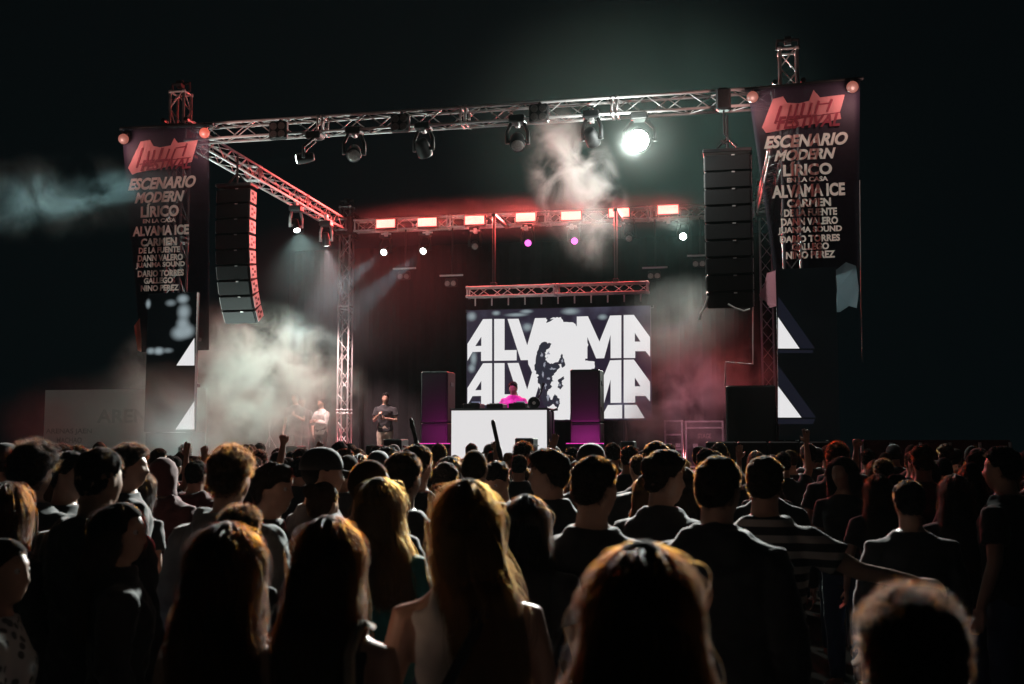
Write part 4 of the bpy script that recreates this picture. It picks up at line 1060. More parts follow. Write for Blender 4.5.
def cap_mesh(side, top, fem=False, lumps=0.0, seed=0, fringe=0.0):
    NP, NT = 64, 40; ph = np.linspace(0, 2*math.pi, NP, endpoint=False); V_ = []; ok = []
    for i in range(NT+1):
        th = np.full(NP, -1.0+(math.pi/2+1.0)*i/(NT+.3)); p = head_pts(ph, th, fem)
        n = p/np.array([.075**2, .097**2, .118**2]); n /= np.linalg.norm(n, axis=1)[:, None]
        e = np.clip((p[:, 2]-hairline(ph))/.022, 0, 1); e = e*e*(3-2*e)
        u = np.clip((p[:, 2]-.03)/.05, 0, 1); u = u*u*(3-2*u)
        tk = (side+(top-side)*u)*e - .004*(1-e)
        if lumps: tk = tk+e*lumps*np.array([noise.noise(Vector(q)*34+Vector((seed, 0, 0)))+.7*noise.noise(Vector(q)*70+Vector((0, seed, 0))) for q in p])
        p = p+n*tk[:, None]
        if fringe: p[:, 1] += fringe*u*np.clip(np.cos(ph), 0, 1)
        V_.append(p)
    V_ = np.array(V_); m = MB(); m.v = [tuple(q) for q in V_.reshape(-1, 3)]
    hl = hairline(ph)+np.array([.009*noise.noise(Vector((math.sin(a)*6, math.cos(a)*6, seed+2.5))) for a in ph])
    for i in range(NT):
        for k in range(NP):
            k2 = (k+1) % NP
            if V_[i+1, k, 2] > hl[k]-.016: m.f.append((i*NP+k, i*NP+k2, (i+1)*NP+k2, (i+1)*NP+k))
    m.f.append(tuple(range(NT*NP, NT*NP+NP)))
    me = m.mesh('hair'); me.polygons.foreach_set('use_smooth', [True]*len(me.polygons))
    return me
def curves_data(paths, radii):               # paths (N, K, 3)
    N, K, _ = paths.shape
    h = bpy.data.hair_curves.new('hair_strands'); h.add_curves([K]*N)
    h.position_data.foreach_set('vector', paths.astype(np.float32).ravel())
    a = h.attributes.get('radius') or h.attributes.new('radius', 'FLOAT', 'POINT')
    a.data.foreach_set('value', np.ascontiguousarray(radii, dtype=np.float32).ravel())
    return h
def roots(N, fem, rg, zmin=None):
    out_p = []; out_n = []; out_ph = []
    while sum(len(q) for q in out_p) < N:
        z = rg.uniform(-.75, 1, 4*N); th = np.arcsin(z); ph = rg.uniform(-math.pi, math.pi, 4*N)
        p = head_pts(ph, th, fem); k = p[:, 2] > hairline(ph)+.004-(np.abs(ph) > 1.6)*.022*rg.random(4*N)
        n = p/np.array([.075**2, .097**2, .118**2]); n /= np.linalg.norm(n, axis=1)[:, None]
        out_p.append(p[k]); out_n.append(n[k]); out_ph.append(ph[k])
    return np.concatenate(out_p)[:N], np.concatenate(out_n)[:N], np.concatenate(out_ph)[:N]
def short_strands(N, side, top, fem, seed, rad=.0006, curl=0.0, messy=.5, comb=(0, .3, .3)):
    rg = np.random.default_rng(seed); p, n, ph = roots(N, fem, rg); K = 10 if curl else 6
    u = np.clip((p[:, 2]-.03)/.05, 0, 1)[:, None]
    base = p+n*(side*.45+(top-side)*.55*u)
    L = (side*1.1+.004+(top*1.15-side)*u)*rg.uniform(.55, 1.25, (N, 1))
    if curl: L = L*.6+.012
    cl = np.array([[noise.noise(Vector(q)*40+Vector((seed, c*9.1, 0))) for c in range(3)] for q in p])
    d = n*.75+np.array(comb)*u+cl*messy*1.2+rg.normal(0, .22*messy+.05, (N, 3)); d /= np.linalg.norm(d, axis=1)[:, None]
    a = np.cross(d, rg.normal(size=(N, 3))); a /= np.linalg.norm(a, axis=1)[:, None]; b = np.cross(d, a)
    t = np.linspace(0, 1, K); pts = []
    phs = rg.uniform(0, 6.28, N)
    for q in t:
        x = base+d*L*q
        if curl:
            w_ = phs+q*9; x = x+curl*(a*np.cos(w_)[:, None]+b*np.sin(w_)[:, None])*min(1, q*2)
        else:
            x = x+n*(-.35*L*q*q)+np.array([0, 0, -.2])*L*q*q
        pts.append(x)
    P = np.stack(pts, 1); r_ = rad*np.linspace(1, .35, K)[None, :]*np.ones((N, 1))
    return curves_data(P, r_)
def long_strands(N, length, fem, seed, wave=.0, rad=.0006, volume=.018, spread=1.0, part=0.0, swing=0.0, fly=.05, K=26, front=52):
    rg = np.random.default_rng(seed)
    az = rg.uniform(R(front), math.pi, N)*np.where(rg.random(N) < .5, -1, 1)      # 0 = face
    th0 = np.where(rg.random(N) < .75, rg.uniform(R(55), R(88), N), rg.uniform(R(5), R(60), N))
    lay = rg.random(N)**.6; L = length*rg.uniform(.80, 1.04, N)*(1-.18*np.clip((R(100)-np.abs(az))/R(50), 0, 1)*rg.random(N))
    s = np.linspace(0, 1, K)[:, None]*np.ones(N)
    arc = .125*th0+.02
    tot = arc+L; dist = s*tot
    on = np.clip(dist/arc, 0, 1)
    th = th0*(1-on)-R(6)*on
    off = .004+volume*lay*np.clip(on*1.3, 0.35, 1)
    H = head_pts(np.broadcast_to(az, th.shape), th, fem)
    n = H/np.array([.075**2, .097**2, .118**2]); n /= np.linalg.norm(n, axis=2)[:, :, None]
    P = H+n*off[:, :, None]
    down = np.clip(dist-arc, 0, None)
    P[:, :, 2] -= down
    back = np.clip(-np.cos(az), 0, 1)
    f = np.clip(down/.22, 0, 1); f = f*f*(3-2*f)
    sx = np.sign(az)
    # falls behind the shoulders and lies on the back
    P[:, :, 0] += f*sx*(.030*spread*(np.abs(np.sin(az))))-f*P[:, :, 0]*.10
    P[:, :, 1] += f*(-.050*(1-back)-.018*back)-.02*lay*f
    P[:, :, 0] += swing*f*np.clip(down/.25, 0, 1.5)
    ncl = 70; ci = rg.integers(0, ncl, N); cph = rg.uniform(0, 6.28, ncl)[ci]; cam_ = rg.uniform(.5, 1.3, ncl)[ci]; cfr = rg.uniform(16, 30, ncl)[ci]
    A = (wave*cam_)[None, :]*np.clip(dist/.12, 0, 1)
    P[:, :, 0] += A*np.sin(dist*cfr+cph); P[:, :, 1] += A*.8*np.cos(dist*cfr*1.1+cph*1.7)
    # clumping to lock centres, more toward the tips
    off2 = rg.normal(0, 1, (ncl, 3))[ci]*.010
    P += off2[None, :, :]*f[:, :, None]
    jit = rg.normal(0, .0016, (N, 3)); P += jit[None, :, :]*(1+1.5*f[:, :, None])
    fl = rg.random(N) < fly
    fv = rg.normal(0, 1, (N, 3))*.014; P += (fv[None]*fl[None, :, None])*np.sin(dist*rg.uniform(8, 22, N)+rg.uniform(0, 6, N))[:, :, None]*np.clip(dist/.1, 0, 1)[:, :, None]
    P = np.transpose(P, (1, 0, 2)); r_ = rad*np.interp(np.linspace(0, 1, K), [0, .7, 1], [1, .9, .3])[None, :]*np.ones((N, 1))
    return curves_data(P, r_)
def mass_mesh(length, fem, volume=.014, swing=0.0, seed=0):
    """solid body of long hair: a cap that runs on into a tapering fall behind the neck"""
    m = MB(); n = 32; rs = []
    zs = np.concatenate([np.linspace(.132, .02, 12), np.linspace(-.01, -length*.93, 14)])
    for z in zs:
        r_ = []
        for k in range(n):
            a = 2*math.pi*k/n
            if z >= 0:
                w_ = math.sqrt(max(0.0, 1-(z/.1335)**2)); x = (.075+volume)*w_*math.sin(a); y = -.012+(.100+volume)*w_*math.cos(a)
                if y > .045: y = .045+(y-.045)*.3 if z < .075 else y
            else:
                f = min(1, -z/.22); f = f*f*(3-2*f); tail = min(1, max(0, (-z-.2)/max(.05, length-.2)))
                hw = (.075+volume)*(1+.10*f-.35*tail); cy_ = -.05-.055*f; hd = (.085+volume)*(1-.60*f)
                x = hw*math.sin(a)+swing*f*(-z/.25); y = cy_+hd*math.cos(a)
                if y > -.0: y = -.0+y*.3
                x += .006*noise.noise(Vector((math.sin(a)*3, z*9, seed)))
            r_.append(Vector((x, y, z)))
        rs.append(r_)
    m.rings(rs)
    return remesh(m, .010, seed, .004, 2)

_C = {}
def cached(key, fn):
    if key not in _C: _C[key] = fn()
    return _C[key]

def hat_meshes(kind):
    if kind == 'cap':
        m = MB(); rs = []
        for z, k in ((.03, 1.0), (.06, .985), (.09, .90), (.115, .74), (.134, .48), (.142, .12)):
            rs.append([Vector((.088*k*math.sin(2*math.pi*i/28), -.006+.110*k*math.cos(2*math.pi*i/28), z)) for i in range(28)])
        m.rings(rs)
        b = []
        for i in range(15):
            a = -.95+1.9*i/14; b.append((math.sin(a)*.085, .075+.085*math.cos(a)*.95, .036-.02*math.cos(a)))
        b2 = [(p[0]*.98, min(p[1], .07), .042) for p in b]
        m.prism([Vector(p) for p in b]+[Vector((.07, .06, .04)), Vector((-.07, .06, .04))], (0, 0, .006))
        me = m.mesh('cap'); me.polygons.foreach_set('use_smooth', [True]*len(me.polygons)); return me
    m = MB(); rs = []                                          # raised hood
    for z, hw, hd, yo in ((-.135, .12, .10, -.03), (-.08, .105, .105, -.025), (0, .104, .122, -.02), (.06, .098, .118, -.02), (.105, .078, .095, -.022), (.138, .04, .055, -.026), (.146, .012, .02, -.03)):
        rs.append([Vector((hw*math.sin(2*math.pi*i/28), min(yo+hd*math.cos(2*math.pi*i/28), .062), z)) for i in range(28)])
    m.rings(rs)
    return remesh(m, .010, 3, .006, 2)

def add_hair(o, hair, colour, M, hc_, res, seed, fem):
    """hair child (solid) with a hair_strands sub-part (fine curves)"""
    near = res == 'near'
    k = 1.0 if near else .30
    radk = 1.0 if near else 1.9
    def put(me, strands, name='hair', m_=None):
        if not me.materials: me.materials.append(m_ or CAPM[colour])
        h = link(name, me, None, o); h.location = hc_; h.rotation_euler = M.to_euler()
        if strands is not None:
            if not strands.materials: strands.materials.append(HAIR[colour])
            c = link('hair_strands', strands, None, h)
        return h
    key = (hair, colour, res, seed)
    if hair in ('short', 'quiff', 'fade', 'buzz', 'curly', 'afro', 'messy', 'bald'):
        side, top, lump, curl, messy, N, fr = {'short': (.009, .022, .009, 0, 1.0, 5600, 0), 'quiff': (.006, .034, .011, 0, 1.0, 5400, .014), 'fade': (.003, .020, .007, 0, .9, 4800, 0), 'buzz': (.003, .004, .0006, 0, .2, 1800, 0),
                                              'curly': (.014, .030, .010, .0055, .7, 3600, .004), 'afro': (.040, .052, .012, .006, .8, 4200, .006), 'messy': (.016, .028, .009, 0, 1.0, 4600, .02), 'bald': (.0015, .0015, 0, 0, .1, 500, 0)}[hair]
        me = cached(('c',)+key, lambda: cap_mesh(side, top, fem, lump, seed, fr))
        st_ = cached(('s',)+key, lambda: short_strands(int(N*k), side, top, fem, seed, .0007*radk*(.7 if near else 1), curl, messy, (0, .5 if hair in ('quiff', 'messy') else .1, .3)))
        return put(me, st_)
    if hair in ('cap', 'hood'):
        me = cached(('h', hair, colour), lambda: hat_meshes(hair))
        put(cached(('c', 'fade', colour, 'far', 1), lambda: cap_mesh(.003, .010, False, .001, 1)), None)
        h = link('baseball_cap' if hair == 'cap' else 'hood', me, CLOTH['black' if hair == 'cap' else 'maroon'], o); h.location = hc_; h.rotation_euler = M.to_euler()
        return h
    if hair == 'bun':
        me = cached(('c',)+key, lambda: cap_mesh(.008, .014, True, .002, seed))
        st_ = cached(('s',)+key, lambda: short_strands(int(1800*k), .008, .014, True, seed, .0006*radk, 0, .6, (0, -.6, .2)))
        h = put(me, st_)
        b = cached(('b',)+key, lambda: MB().ell((0, -.105, .085), (.045, .042, .042), 16, 10).mesh('bun'))
        b.polygons.foreach_set('use_smooth', [True]*len(b.polygons))
        link('bun', b, CAPM[colour], h); return h
    length, wave, vol, spread, swing, N, fly, front = {
        'long': (.46, .006, .016, 1.0, 0, 7500, .14, 56), 'longstraight': (.46, .005, .016, .5, .035, 9000, .14, 66), 'wavy': (.44, .015, .022, 1.2, .02, 8500, .20, 60), 'longcurly': (.40, .020, .028, 1.2, 0, 8500, .22, 76),
        'swing': (.40, .008, .016, 1.0, .07, 7000, .18, 56), 'spread': (.50, .009, .018, 2.0, -.02, 9000, .16, 54), 'bob': (.20, .008, .020, 1.0, 0, 5500, .14, 54)}[hair]
    me = cached(('c',)+key, lambda: mass_mesh(length, fem, vol*.78, swing, seed))
    st_ = cached(('s',)+key, lambda: long_strands(int(N*k), length, fem, seed, wave, .0007*radk, vol, spread, 0, swing, fly, 26 if near else 14, front))
    return put(me, st_)

def person(label, group, x, y, H, rz, fem=False, hair='short', hcol='dark', top='tee', tcol='black', arms=('down', 'down'), hyaw=0.0, hpitch=0.0, res='near', seed=0, bulk=1.0, skin=None, tr='denim', z=0.0, cat='person', extras=True, eyes=False):
    vox = .011 if res == 'near' else .02
    q = lambda v: round(v/6)*6 if res != 'near' else v
    hyaw = q(hyaw); bulk = bulk if res == 'near' else round(bulk, 1)
    M, hc_ = head_xform(R(hyaw), R(hpitch))
    kb = (fem, tuple(arms), hyaw, hpitch, res, bulk)
    sm = skin or SKIN
    me = cached(('body',)+kb+(sm.name,), lambda: body_mesh(fem, arms, R(hyaw), R(hpitch), vox, bulk))
    o = link('person', me, sm); o.location = (x, y, z); o.rotation_euler = (0, 0, R(rz)); s = H/1.75; o.scale = (s, s, s)
    tag(o, label, cat, group)
    sd = seed if res == 'near' else seed % 3
    def cl(mesh_fn, key, name, mname):
        base = cached(key, mesh_fn)
        mm = cached(key+(mname,), lambda: base.copy())
        return link(name, mm, CLOTH[mname], o)
    cl(lambda: top_mesh(fem, arms, top, bulk, sd, .014 if res == 'near' else .022), ('top', fem, tuple(arms), top, bulk, sd, res), {'tee': 't_shirt', 'tank': 'tank_top', 'long': 'sweater', 'hoodie': 'hoodie', 'jacket': 'jacket', 'shirt': 'shirt'}[top], tcol)
    cl(lambda: trousers_mesh(fem, sd % 2, .018 if res == 'near' else .026), ('tr', fem, sd % 2, res), 'trousers', tr)
    add_hair(o, hair, hcol, M, hc_, res, sd, fem)
    if eyes:
        for sx in (-1, 1):
            e = MB().ell((0, 0, 0), (.0118, .0118, .0118), 12, 8).build('eye', cached('eyem', lambda: mat('eye_white', (.6, .58, .56), .2)), None, True)
            e.parent = o; e.location = hc_ + M @ Vector((sx*.030, .0765, .013)); e.rotation_euler = M.to_euler()
            MB().ell((0, .0085, 0), (.0055, .0042, .0055), 10, 6).build('iris', cached('irm', lambda: mat('eye_iris', (.03, .018, .01), .15)), e, True, True)
    return o

HEADW = {'fade': .165, 'short': .175, 'quiff': .170, 'buzz': .160, 'curly': .190, 'afro': .235, 'messy': .195, 'bald': .155, 'cap': .180, 'hood': .21, 'bun': .17}
def place(label, px, ptop, wpx, group=None, **kw):
    fem = kw.get('fem', False); hair = kw.get('hair', 'short')
    wr = HEADW.get(hair, .205)
    wr *= .95 if fem else 1.0
    dep = FPX*wr/wpx*kw.pop('dk', 1.0)
    p = atd(px, ptop, dep)
    topex = {'afro': .05, 'curly': .034, 'quiff': .034, 'short': .022, 'messy': .03, 'cap': .024, 'hood': .03, 'bald': 0, 'buzz': .004, 'fade': .018}.get(hair, .018)
    H = p.z/(1+topex/1.75)
    lim = (1.50, 1.93) if not fem else (1.48, 1.82)
    H = max(lim[0], min(lim[1], H))
    o = person(label, group, p.x, p.y, H, kw.pop('rz', 0), **kw)
    NEARP.append((p.x, p.y, px, dep, H, label))
    return o
NEARP = []

# ------------------------------------------------------------------ performers on the stage
def onstage(label, px, pyhead, Y, **kw):
    p = at(px, pyhead, Y); H = p.z-DZ
    ex = {'curly': .034, 'quiff': .034, 'short': .022, 'cap': .024, 'fade': .018}.get(kw.get('hair', 'short'), .018)
    return person(label, 'people on the stage', p.x, p.y, max(1.6, min(1.9, H/(1+ex/1.75))), kw.pop('rz', 180), z=DZ, res='near', **kw)
onstage('performer in a magenta-lit pink shirt bending over the decks behind the white booth', 513.5, 381, BY+1.02, hair='short', hcol='black', top='tee', tcol='pink', arms=('deckL', 'deckL'), hpitch=-14, seed=21, bulk=1.08, tr='black')
onstage('performer in a dark t-shirt and pale trousers, hands together, between tower and magenta speakers', 385.5, 393, 24.3, hair='fade', hcol='black', top='tee', tcol='charcoal', arms=('fold', 'cup'), rz=196, seed=22, tr='beige')
onstage('performer in a pale shirt with arms crossed low beside the lattice tower', 321.5, 398, 24.2, hair='short', hcol='black', top='long', tcol='white', arms=('fold', 'fold'), rz=150, seed=23, tr='charcoal')
onstage('performer in dark clothes half lost in the smoke, holding something at the chest', 295.5, 393, 24.0, hair='short', hcol='black', top='tee', tcol='black', arms=('cup', 'down'), rz=170, seed=24, tr='black')
onstage('performer standing close behind another in the smoke, face turned to the booth', 302, 397, 24.6, hair='fade', hcol='black', top='tee', tcol='black', arms=('down', 'down'), rz=205, hyaw=25, seed=25, tr='black')

# ------------------------------------------------------------------ the crowd, nearest people first
D, U_ = 'down', 'up'
place('long-haired head rim-lit orange, closest to the camera in the middle of the crowd', 641, 539, 120, fem=True, hair='spread', hcol='brown', top='tee', tcol='black', seed=1, rz=4)
place('dark curly head closest to the camera in the unlit corner of the crowd', 912, 588, 120, hair='curly', hcol='jet', top='tee', tcol='black', seed=2, rz=10)
place('woman with long straight dark blond hair and a white sleeveless top', 468, 477, 70, fem=True, hair='longstraight', hcol='blond', top='tank', tcol='white', arms=('down', 'down'), seed=3, rz=12, hyaw=14)
place('woman with long black hair rim-lit orange, right behind the white sleeveless top', 525, 493, 54, fem=True, hair='long', hcol='black', top='tee', tcol='black', seed=4, rz=-6, dk=1.08)
place('woman with orange-lit wavy hair and bare arms next to the profile face', 226, 520, 73, fem=True, hair='wavy', hcol='auburn', top='tank', tcol='black', seed=5, rz=-12)
place('woman with long dark hair and a black top, pale strap over one shoulder', 328, 514, 74, fem=True, hair='long', hcol='brown', top='tank', tcol='black', seed=6, rz=-5)
place('woman with dark curly hair, lit face turned in profile beside the cropped head', 122, 502, 54, fem=True, hair='longcurly', hcol='dark', top='jacket', tcol='black', seed=7, rz=-58, hyaw=-34, eyes=True, dk=1.05)
place('pale lit face in profile at the very edge of the picture above a patterned top', 3, 537, 50, fem=True, hair='bun', hcol='dark', top='tee', tcol='patterned', seed=8, rz=-62, hyaw=-28, eyes=True)
place('woman with red-lit long straight hair and dark jacket at the picture edge', 8, 480, 48, fem=True, hair='long', hcol='auburn', top='jacket', tcol='charcoal', seed=9, rz=-10)
place('person with a big dark afro standing near the picture edge under the billboard', 33, 441, 46, hair='afro', hcol='black', top='tee', tcol='black', seed=10, rz=-8, bulk=1.05)
place('man in profile with a lit cheek beside the big afro', 68, 451, 33, hair='short', hcol='black', top='tee', tcol='black', seed=11, rz=-55, hyaw=-30)
place('man with close-cropped head and red-rimmed hoodie standing below the billboard', 98, 448, 41, hair='fade', hcol='black', skin=SKIN2, top='hoodie', tcol='charcoal', seed=12, rz=-14, bulk=1.1)
place('man with dark curly top hair and a pale ear in front of the smoke bank', 129, 443, 31, hair='curly', hcol='black', top='tee', tcol='black', seed=13, rz=-45, hyaw=-20)
place('short dark-haired woman just under the curly man before the smoke', 138, 468, 31, fem=True, hair='bob', hcol='black', top='tee', tcol='black', seed=14, rz=-20)
place('person with a raised maroon hood seen from behind', 164, 457, 30, hair='hood', hcol='black', top='hoodie', tcol='maroon', seed=15, rz=-4)
place('person in a dark hoodie with short hair next to the raised maroon hood', 196, 460, 22, hair='short', hcol='black', top='hoodie', tcol='maroon', seed=16, rz=-8)
place('man with curly brown hair and a pale grey hoodie seen from behind below the smoke', 230, 446, 43, hair='curly', hcol='brown', top='hoodie', tcol='grey', seed=17, rz=-8, bulk=1.0)
place('man in profile with a swept fringe breathing out smoke', 271, 462, 40, hair='messy', hcol='dark', top='tee', tcol='black', seed=18, rz=-60, hyaw=-28, eyes=True)
place('man in a black baseball cap looking toward the booth', 320, 447, 36, hair='cap', hcol='black', top='tee', tcol='black', seed=19, rz=-40, hyaw=-20)
place('woman with her brown hair in a bun behind the smoke breath', 322, 481, 33, fem=True, hair='bun', hcol='brown', top='tee', tcol='black', seed=20, rz=-15)
place('child-height person with rim-lit curls in front of the grey hoodie', 239, 505, 45, fem=True, hair='curly', hcol='dark', top='tee', tcol='black', seed=31, rz=-20)
place('woman whose blond-lit hair swings to the side, teal flare coloured into her top', 380, 476, 47, fem=True, hair='swing', hcol='blond', top='tee', tcol='teal', seed=32, rz=-10, dk=1.0)  # teal top colour stands in for a flare glow over her torso
place('man with thin pale-lit hair right behind the swinging hair', 367, 460, 37, hair='buzz', hcol='brown', top='tee', tcol='black', seed=33, rz=-10, hyaw=-25)
place('man with dark hair and light-rimmed shirt facing the booth', 402, 451, 37, hair='short', hcol='dark', top='tee', tcol='charcoal', seed=34, rz=-14)
place('man with a reddish lit ear just ahead of the light-rimmed shirt', 416, 444, 29, hair='short', hcol='dark', top='tee', tcol='charcoal', seed=35, rz=-20)
place('short-haired person low between the lit ear and the booth', 445, 462, 28, hair='short', hcol='black', top='tee', tcol='black', seed=36, rz=5)
place('round close-cropped greenish head in front of the white booth', 474, 450, 27, hair='buzz', hcol='dark', top='tee', tcol='black', seed=37, rz=0)
place('bearded young man turned back toward the camera looking down', 500, 459, 26, hair='quiff', hcol='black', top='tee', tcol='black', seed=38, rz=165, hpitch=-18, eyes=True)
place('woman with straight hair rim-lit brown next to the man looking down', 521, 465, 19, fem=True, hair='long', hcol='dark', top='tee', tcol='black', seed=39, rz=0, dk=1.0)
place('man in profile facing away from the dark speaker stack with bushy dark hair', 551, 448, 37, hair='messy', hcol='dark', top='shirt', tcol='black', seed=40, rz=50, hyaw=35, eyes=True)
place('tall man in a black t-shirt with cropped sides just past the long black hair', 592, 456, 44, hair='short', hcol='dark', top='tee', tcol='black', seed=41, rz=-14, hyaw=-22, bulk=.96)
place('man with a fringe looking down over a light-rimmed collar below the flight cases', 661, 450, 35, hair='quiff', hcol='dark', top='jacket', tcol='charcoal', seed=42, rz=-30, hyaw=-30)
place('broad man in a dark jacket with fluffy dark hair', 716, 456, 46, hair='short', hcol='dark', top='jacket', tcol='charcoal', seed=43, rz=-14, hyaw=-14, bulk=1.12)
place('man in a striped t-shirt stretching one arm forward', 764, 456, 38, hair='short', hcol='dark', top='tee', tcol='striped', seed=44, rz=-16, arms=('down', 'side'), bulk=1.06)
place('dark-faced person turned round with braids hanging on a red-lit chest', 843, 456, 26, fem=True, hair='longcurly', hcol='black', top='tee', tcol='black', seed=45, rz=150, hpitch=-6)
place('curly-haired tall person rim-lit behind the braids below the torn banner', 837, 442, 22, hair='curly', hcol='brown', top='tee', tcol='black', seed=46, rz=0)
place('woman with long dark hair seen from behind in the dim part of the crowd', 878, 473, 28, fem=True, hair='long', hcol='dark', top='tee', tcol='black', seed=47, rz=8, dk=1.0)
place('person with a faint red-rimmed shoulder deep in the dark part of the crowd', 909, 480, 34, hair='short', hcol='black', top='long', tcol='black', seed=48, rz=10)
place('dim person barely lit with long hair near the dark picture corner', 955, 473, 32, fem=True, hair='long', hcol='black', top='tee', tcol='black', seed=49, rz=5)
place('barely visible face turned to the side at the dark picture edge', 1003, 446, 30, hair='short', hcol='black', top='tee', tcol='black', seed=50, rz=60)
# raised hands in front of the stage
def arm_person(label, px, py, dep, pose, side, **kw):
    p = atd(px, py, dep); sh = {'up': 2.03, 'fist': 1.97, 'horns': 2.0, 'phone': 1.50}[pose]
    H = max(1.5, min(1.85, p.z/sh*1.75)); dx = .25*H/1.75*side
    arms = ('down', pose) if side > 0 else (pose, 'down')
    o = person(label, 'people raising a hand', p.x-dx, p.y-.15, H, 0, res='near', arms=arms, **kw)
    NEARP.append((p.x-dx, p.y-.15, px, dep, H, label)); return o
arm_person('person raising a lone clenched fist below the lattice tower', 283, 436, 10.5, 'fist', -1, hair='short', hcol='black', top='tee', tcol='black', seed=51)
arm_person('person raising an open hand with spread fingers beside the small stage speakers', 309, 441, 10.5, 'horns', 1, hair='short', hcol='black', top='long', tcol='black', seed=52)
arm_person('person reaching a hand up into the smoke, further from the tower', 187, 441, 10.8, 'up', 1, hair='short', hcol='black', top='tee', tcol='black', seed=53)
arm_person('person reaching a hand up into the smoke, closer to the curly brown hair', 205, 445, 10.0, 'up', -1, hair='fade', hcol='black', top='tee', tcol='grey', seed=54)
arm_person('person with one hand up in front of the white booth holding a stick', 497, 442, 11.5, 'fist', 1, hair='short', hcol='black', top='tee', tcol='black', seed=55)
arm_person('person with a hand up at the corner of the white booth', 545, 433, 11.5, 'horns', 1, hair='short', hcol='black', top='tee', tcol='black', seed=56)
arm_person('person holding a hand high below the tall black speaker block', 739, 444, 11.0, 'up', -1, hair='short', hcol='black', top='tee', tcol='black', seed=57)
arm_person('person raising a red-lit hand below the dark screen with triangles', 806, 428, 11.8, 'up', 1, hair='short', hcol='black', top='tee', tcol='black', seed=58)
arm_person('person stretching one dim hand above the dark part of the crowd', 855, 440, 10.5, 'fist', -1, hair='curly', hcol='black', top='tee', tcol='black', seed=59)
def stick(label, a, b, dep):
    p, q = atd(a[0], a[1], dep), atd(b[0], b[1], dep)
    d = (p-q).normalized()
    m = MB(); m.tube([q-d*.2, q-d*.19, p-d*.03, p], [.014, .02, .022, .014], 10); m.tube([q-d*.05, q+d*.05], .026, 10)
    tag(m.build('black_stick', BLACKPLASTIC, None, True), label, 'stick')
stick('thin black stick held up in front of the glowing booth', (492.5, 420), (499.5, 452), 11.4)
stick('thin black stick tilted before the magenta-lit speaker stack', (410.5, 418), (417, 446), 11.0)

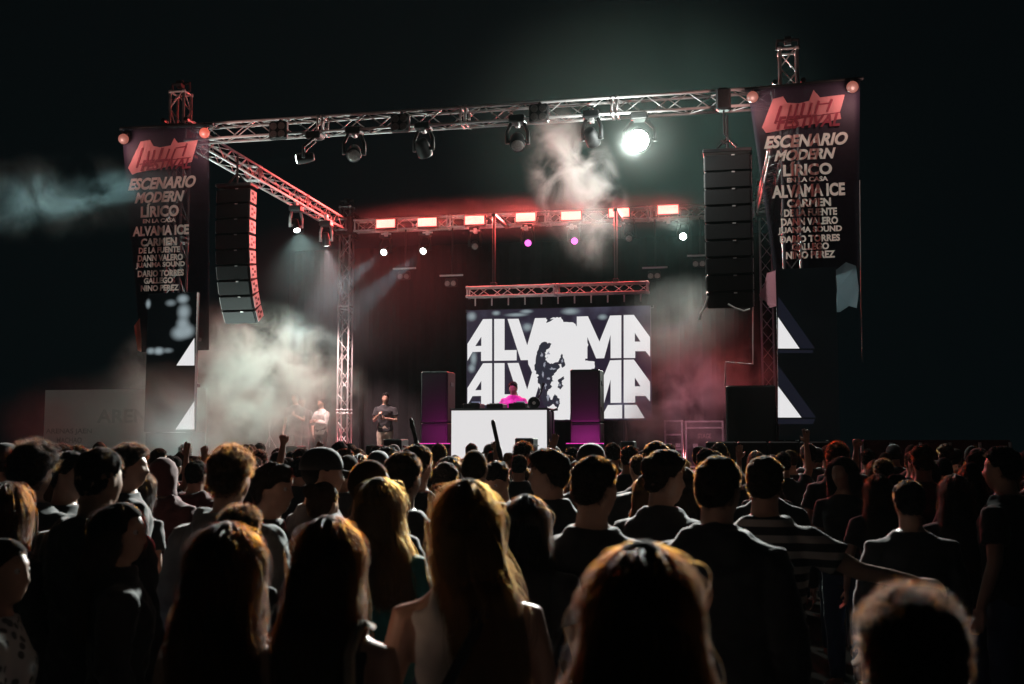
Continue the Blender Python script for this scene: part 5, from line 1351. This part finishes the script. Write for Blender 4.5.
# ------------------------------------------------------------------ the rest of the crowd, row on row to the stage
ZONES = [(60, 'under the billboard'), (205, 'below the smoky video screen'), (330, 'below the smoke cloud'), (400, 'below the lattice tower'), (455, 'below the magenta-lit speakers'), (550, 'in front of the white booth'),
         (625, 'in front of the dark speaker stack'), (725, 'below the flight cases'), (790, 'below the tall black speaker block'), (862, 'below the torn banner'), (2000, 'in the dark end of the crowd')]
HD = {'short': 'short hair', 'fade': 'cropped sides', 'curly': 'curly hair', 'quiff': 'combed-up hair', 'messy': 'tousled hair', 'buzz': 'shaved hair', 'long': 'long straight hair', 'wavy': 'long wavy hair', 'bob': 'chin-length hair', 'bun': 'hair bun', 'cap': 'a baseball cap', 'hood': 'a raised hood'}
crowd_n = 0
yy = 5.6
while yy < 15.6:
    dep_row = yy
    half = .53*yy
    cxr = -yy*math.tan(YAW)
    x = cxr-half+rng.uniform(0, .5)
    while x < cxr+half:
        px_, py_, dd = proj((x+rng.uniform(-.10, .10), yy+rng.uniform(-.14, .14), 1.7))
        jx = x+rng.uniform(-.12, .12); jy = yy+rng.uniform(-.16, .16)
        x += rng.uniform(.50, .66) if yy < 12 else rng.uniform(.50, .76)
        if any((jx-a)**2+(jy-b)**2 < .46**2 for a, b, *_ in NEARP): continue
        if px_ < -25 or px_ > 1045: continue
        fem = rng.random() < .42
        H = rng.normal(1.645, .045) if fem else rng.normal(1.745, .05)
        H = float(min(1.83, max(1.55, H)))
        # do not stand in the sight line of the people that lead the photo
        top_y = proj((jx, jy, H))[1]
        if any(abs(px_-c[2]) < .35*FPX/c[3]*.55+6 and dd < c[3]-.2 for c in NEARP[:48]): continue
        if top_y < 443.5: H = HC-(443.5-445)/FPX*-1*dd*0-.0-.01; H = min(H, 1.79)
        hair = rng.choice(['long', 'wavy', 'bob', 'bun', 'long'] if fem else ['short', 'fade', 'curly', 'quiff', 'messy', 'buzz', 'short', 'cap', 'fade'])
        hcol = rng.choice(['black', 'dark', 'dark', 'brown', 'blond'] if fem else ['black', 'dark', 'dark', 'brown'])
        top = rng.choice(['tee', 'tank', 'tee'] if fem else ['tee', 'tee', 'hoodie', 'shirt'])
        tcol = rng.choice(['black', 'charcoal', 'navy', 'black', 'olive', 'black', 'maroon', 'charcoal', 'grey', 'black'] if px_ < 760 else ['black', 'charcoal', 'navy', 'maroon', 'black'])
        arms = [('down', 'down'), ('down', 'down'), ('fwd', 'fwd'), ('down', 'phone')][int(rng.choice([0, 1, 2, 3], p=[.4, .3, .2, .1]))]
        zone = next(z for lim, z in ZONES if px_ < lim)
        row = 'near row' if yy < 8.2 else ('mid-crowd' if yy < 11.6 else 'front row')
        lab = '%s-haired person, %s, %s %s, %s %s' % ({'black': 'black', 'dark': 'dark', 'brown': 'brown', 'blond': 'fair'}[hcol], HD[str(hair)], {'black': 'black', 'charcoal': 'charcoal', 'navy': 'navy', 'grey': 'grey', 'olive': 'olive', 'maroon': 'maroon', 'white': 'white'}[str(tcol)], {'tee': 't-shirt', 'tank': 'top', 'hoodie': 'hoodie', 'shirt': 'shirt'}[str(top)], row, zone)
        o = person(lab, 'crowd %s, %s' % (zone, row), jx, jy, H, float(rng.normal(0, 16)), fem=bool(fem), hair=str(hair), hcol=str(hcol), top=str(top), tcol=str(tcol), arms=arms,
               hyaw=float(rng.choice([0, 0, 0, -18, 18, 30, -30])), res='far', seed=int(rng.integers(0, 3)), bulk=float(rng.choice([1.0, 1.0, 1.1])) if not fem else 1.0, skin=SKIN if rng.random() < .6 else SKIN2)
        o.rotation_euler.x = R(float(rng.normal(0, 2.0))); o.rotation_euler.y = R(float(rng.normal(0, 2.2)))
        crowd_n += 1
    yy += .56 if yy < 9 else .62
# bags carried by two of the women in front
def bag(label, who, colour, side, py):
    w_ = next(q for q in bpy.data.objects if q.get('label') == who)
    t = thing('shoulder_bag', label, 'bag', w_.location, None, w_.rotation_euler.z); t.scale = w_.scale
    m = MB(); s_ = side
    pts = [(s_*.10, .02, 1.50), (s_*.085, -.06, 1.485), (s_*.05, -.125, 1.40), (-s_*.03, -.155, 1.25), (-s_*.11, -.145, 1.10), (-s_*.185, -.09, .98)] if py else [(s_*.12, .05, 1.45), (s_*.125, -.03, 1.475), (s_*.13, -.11, 1.40), (s_*.15, -.145, 1.25), (s_*.18, -.13, 1.10), (s_*.21, -.08, .98)]
    for d_ in (-.008, .008): m.tube([(p_[0]+d_, p_[1]-.012, p_[2]) for p_ in pts], .009, 8)
    m.build('strap', colour, t, True, True)
    e = pts[-1]; MB().box((e[0]+.02*(1 if e[0] > 0 else -1), e[1]+.06, .88), (.09, .24, .17), None, .03).build('pouch', colour, t, True, True)
bag('dark bag strap slung diagonally across the white sleeveless top', 'woman with long straight dark blond hair and a white sleeveless top', CLOTH['charcoal'], 1, True)
bag('pale bag strap over the shoulder of the woman in the black top', 'woman with long dark hair and a black top, pale strap over one shoulder', CLOTH['beige'], 1, False)
print('crowd', crowd_n)
for q in NEARP: print('NEAR %.2f %.2f px %d dep %.2f H %.2f %s' % (q[0], q[1], q[2], q[3], q[4], q[5][:50]))
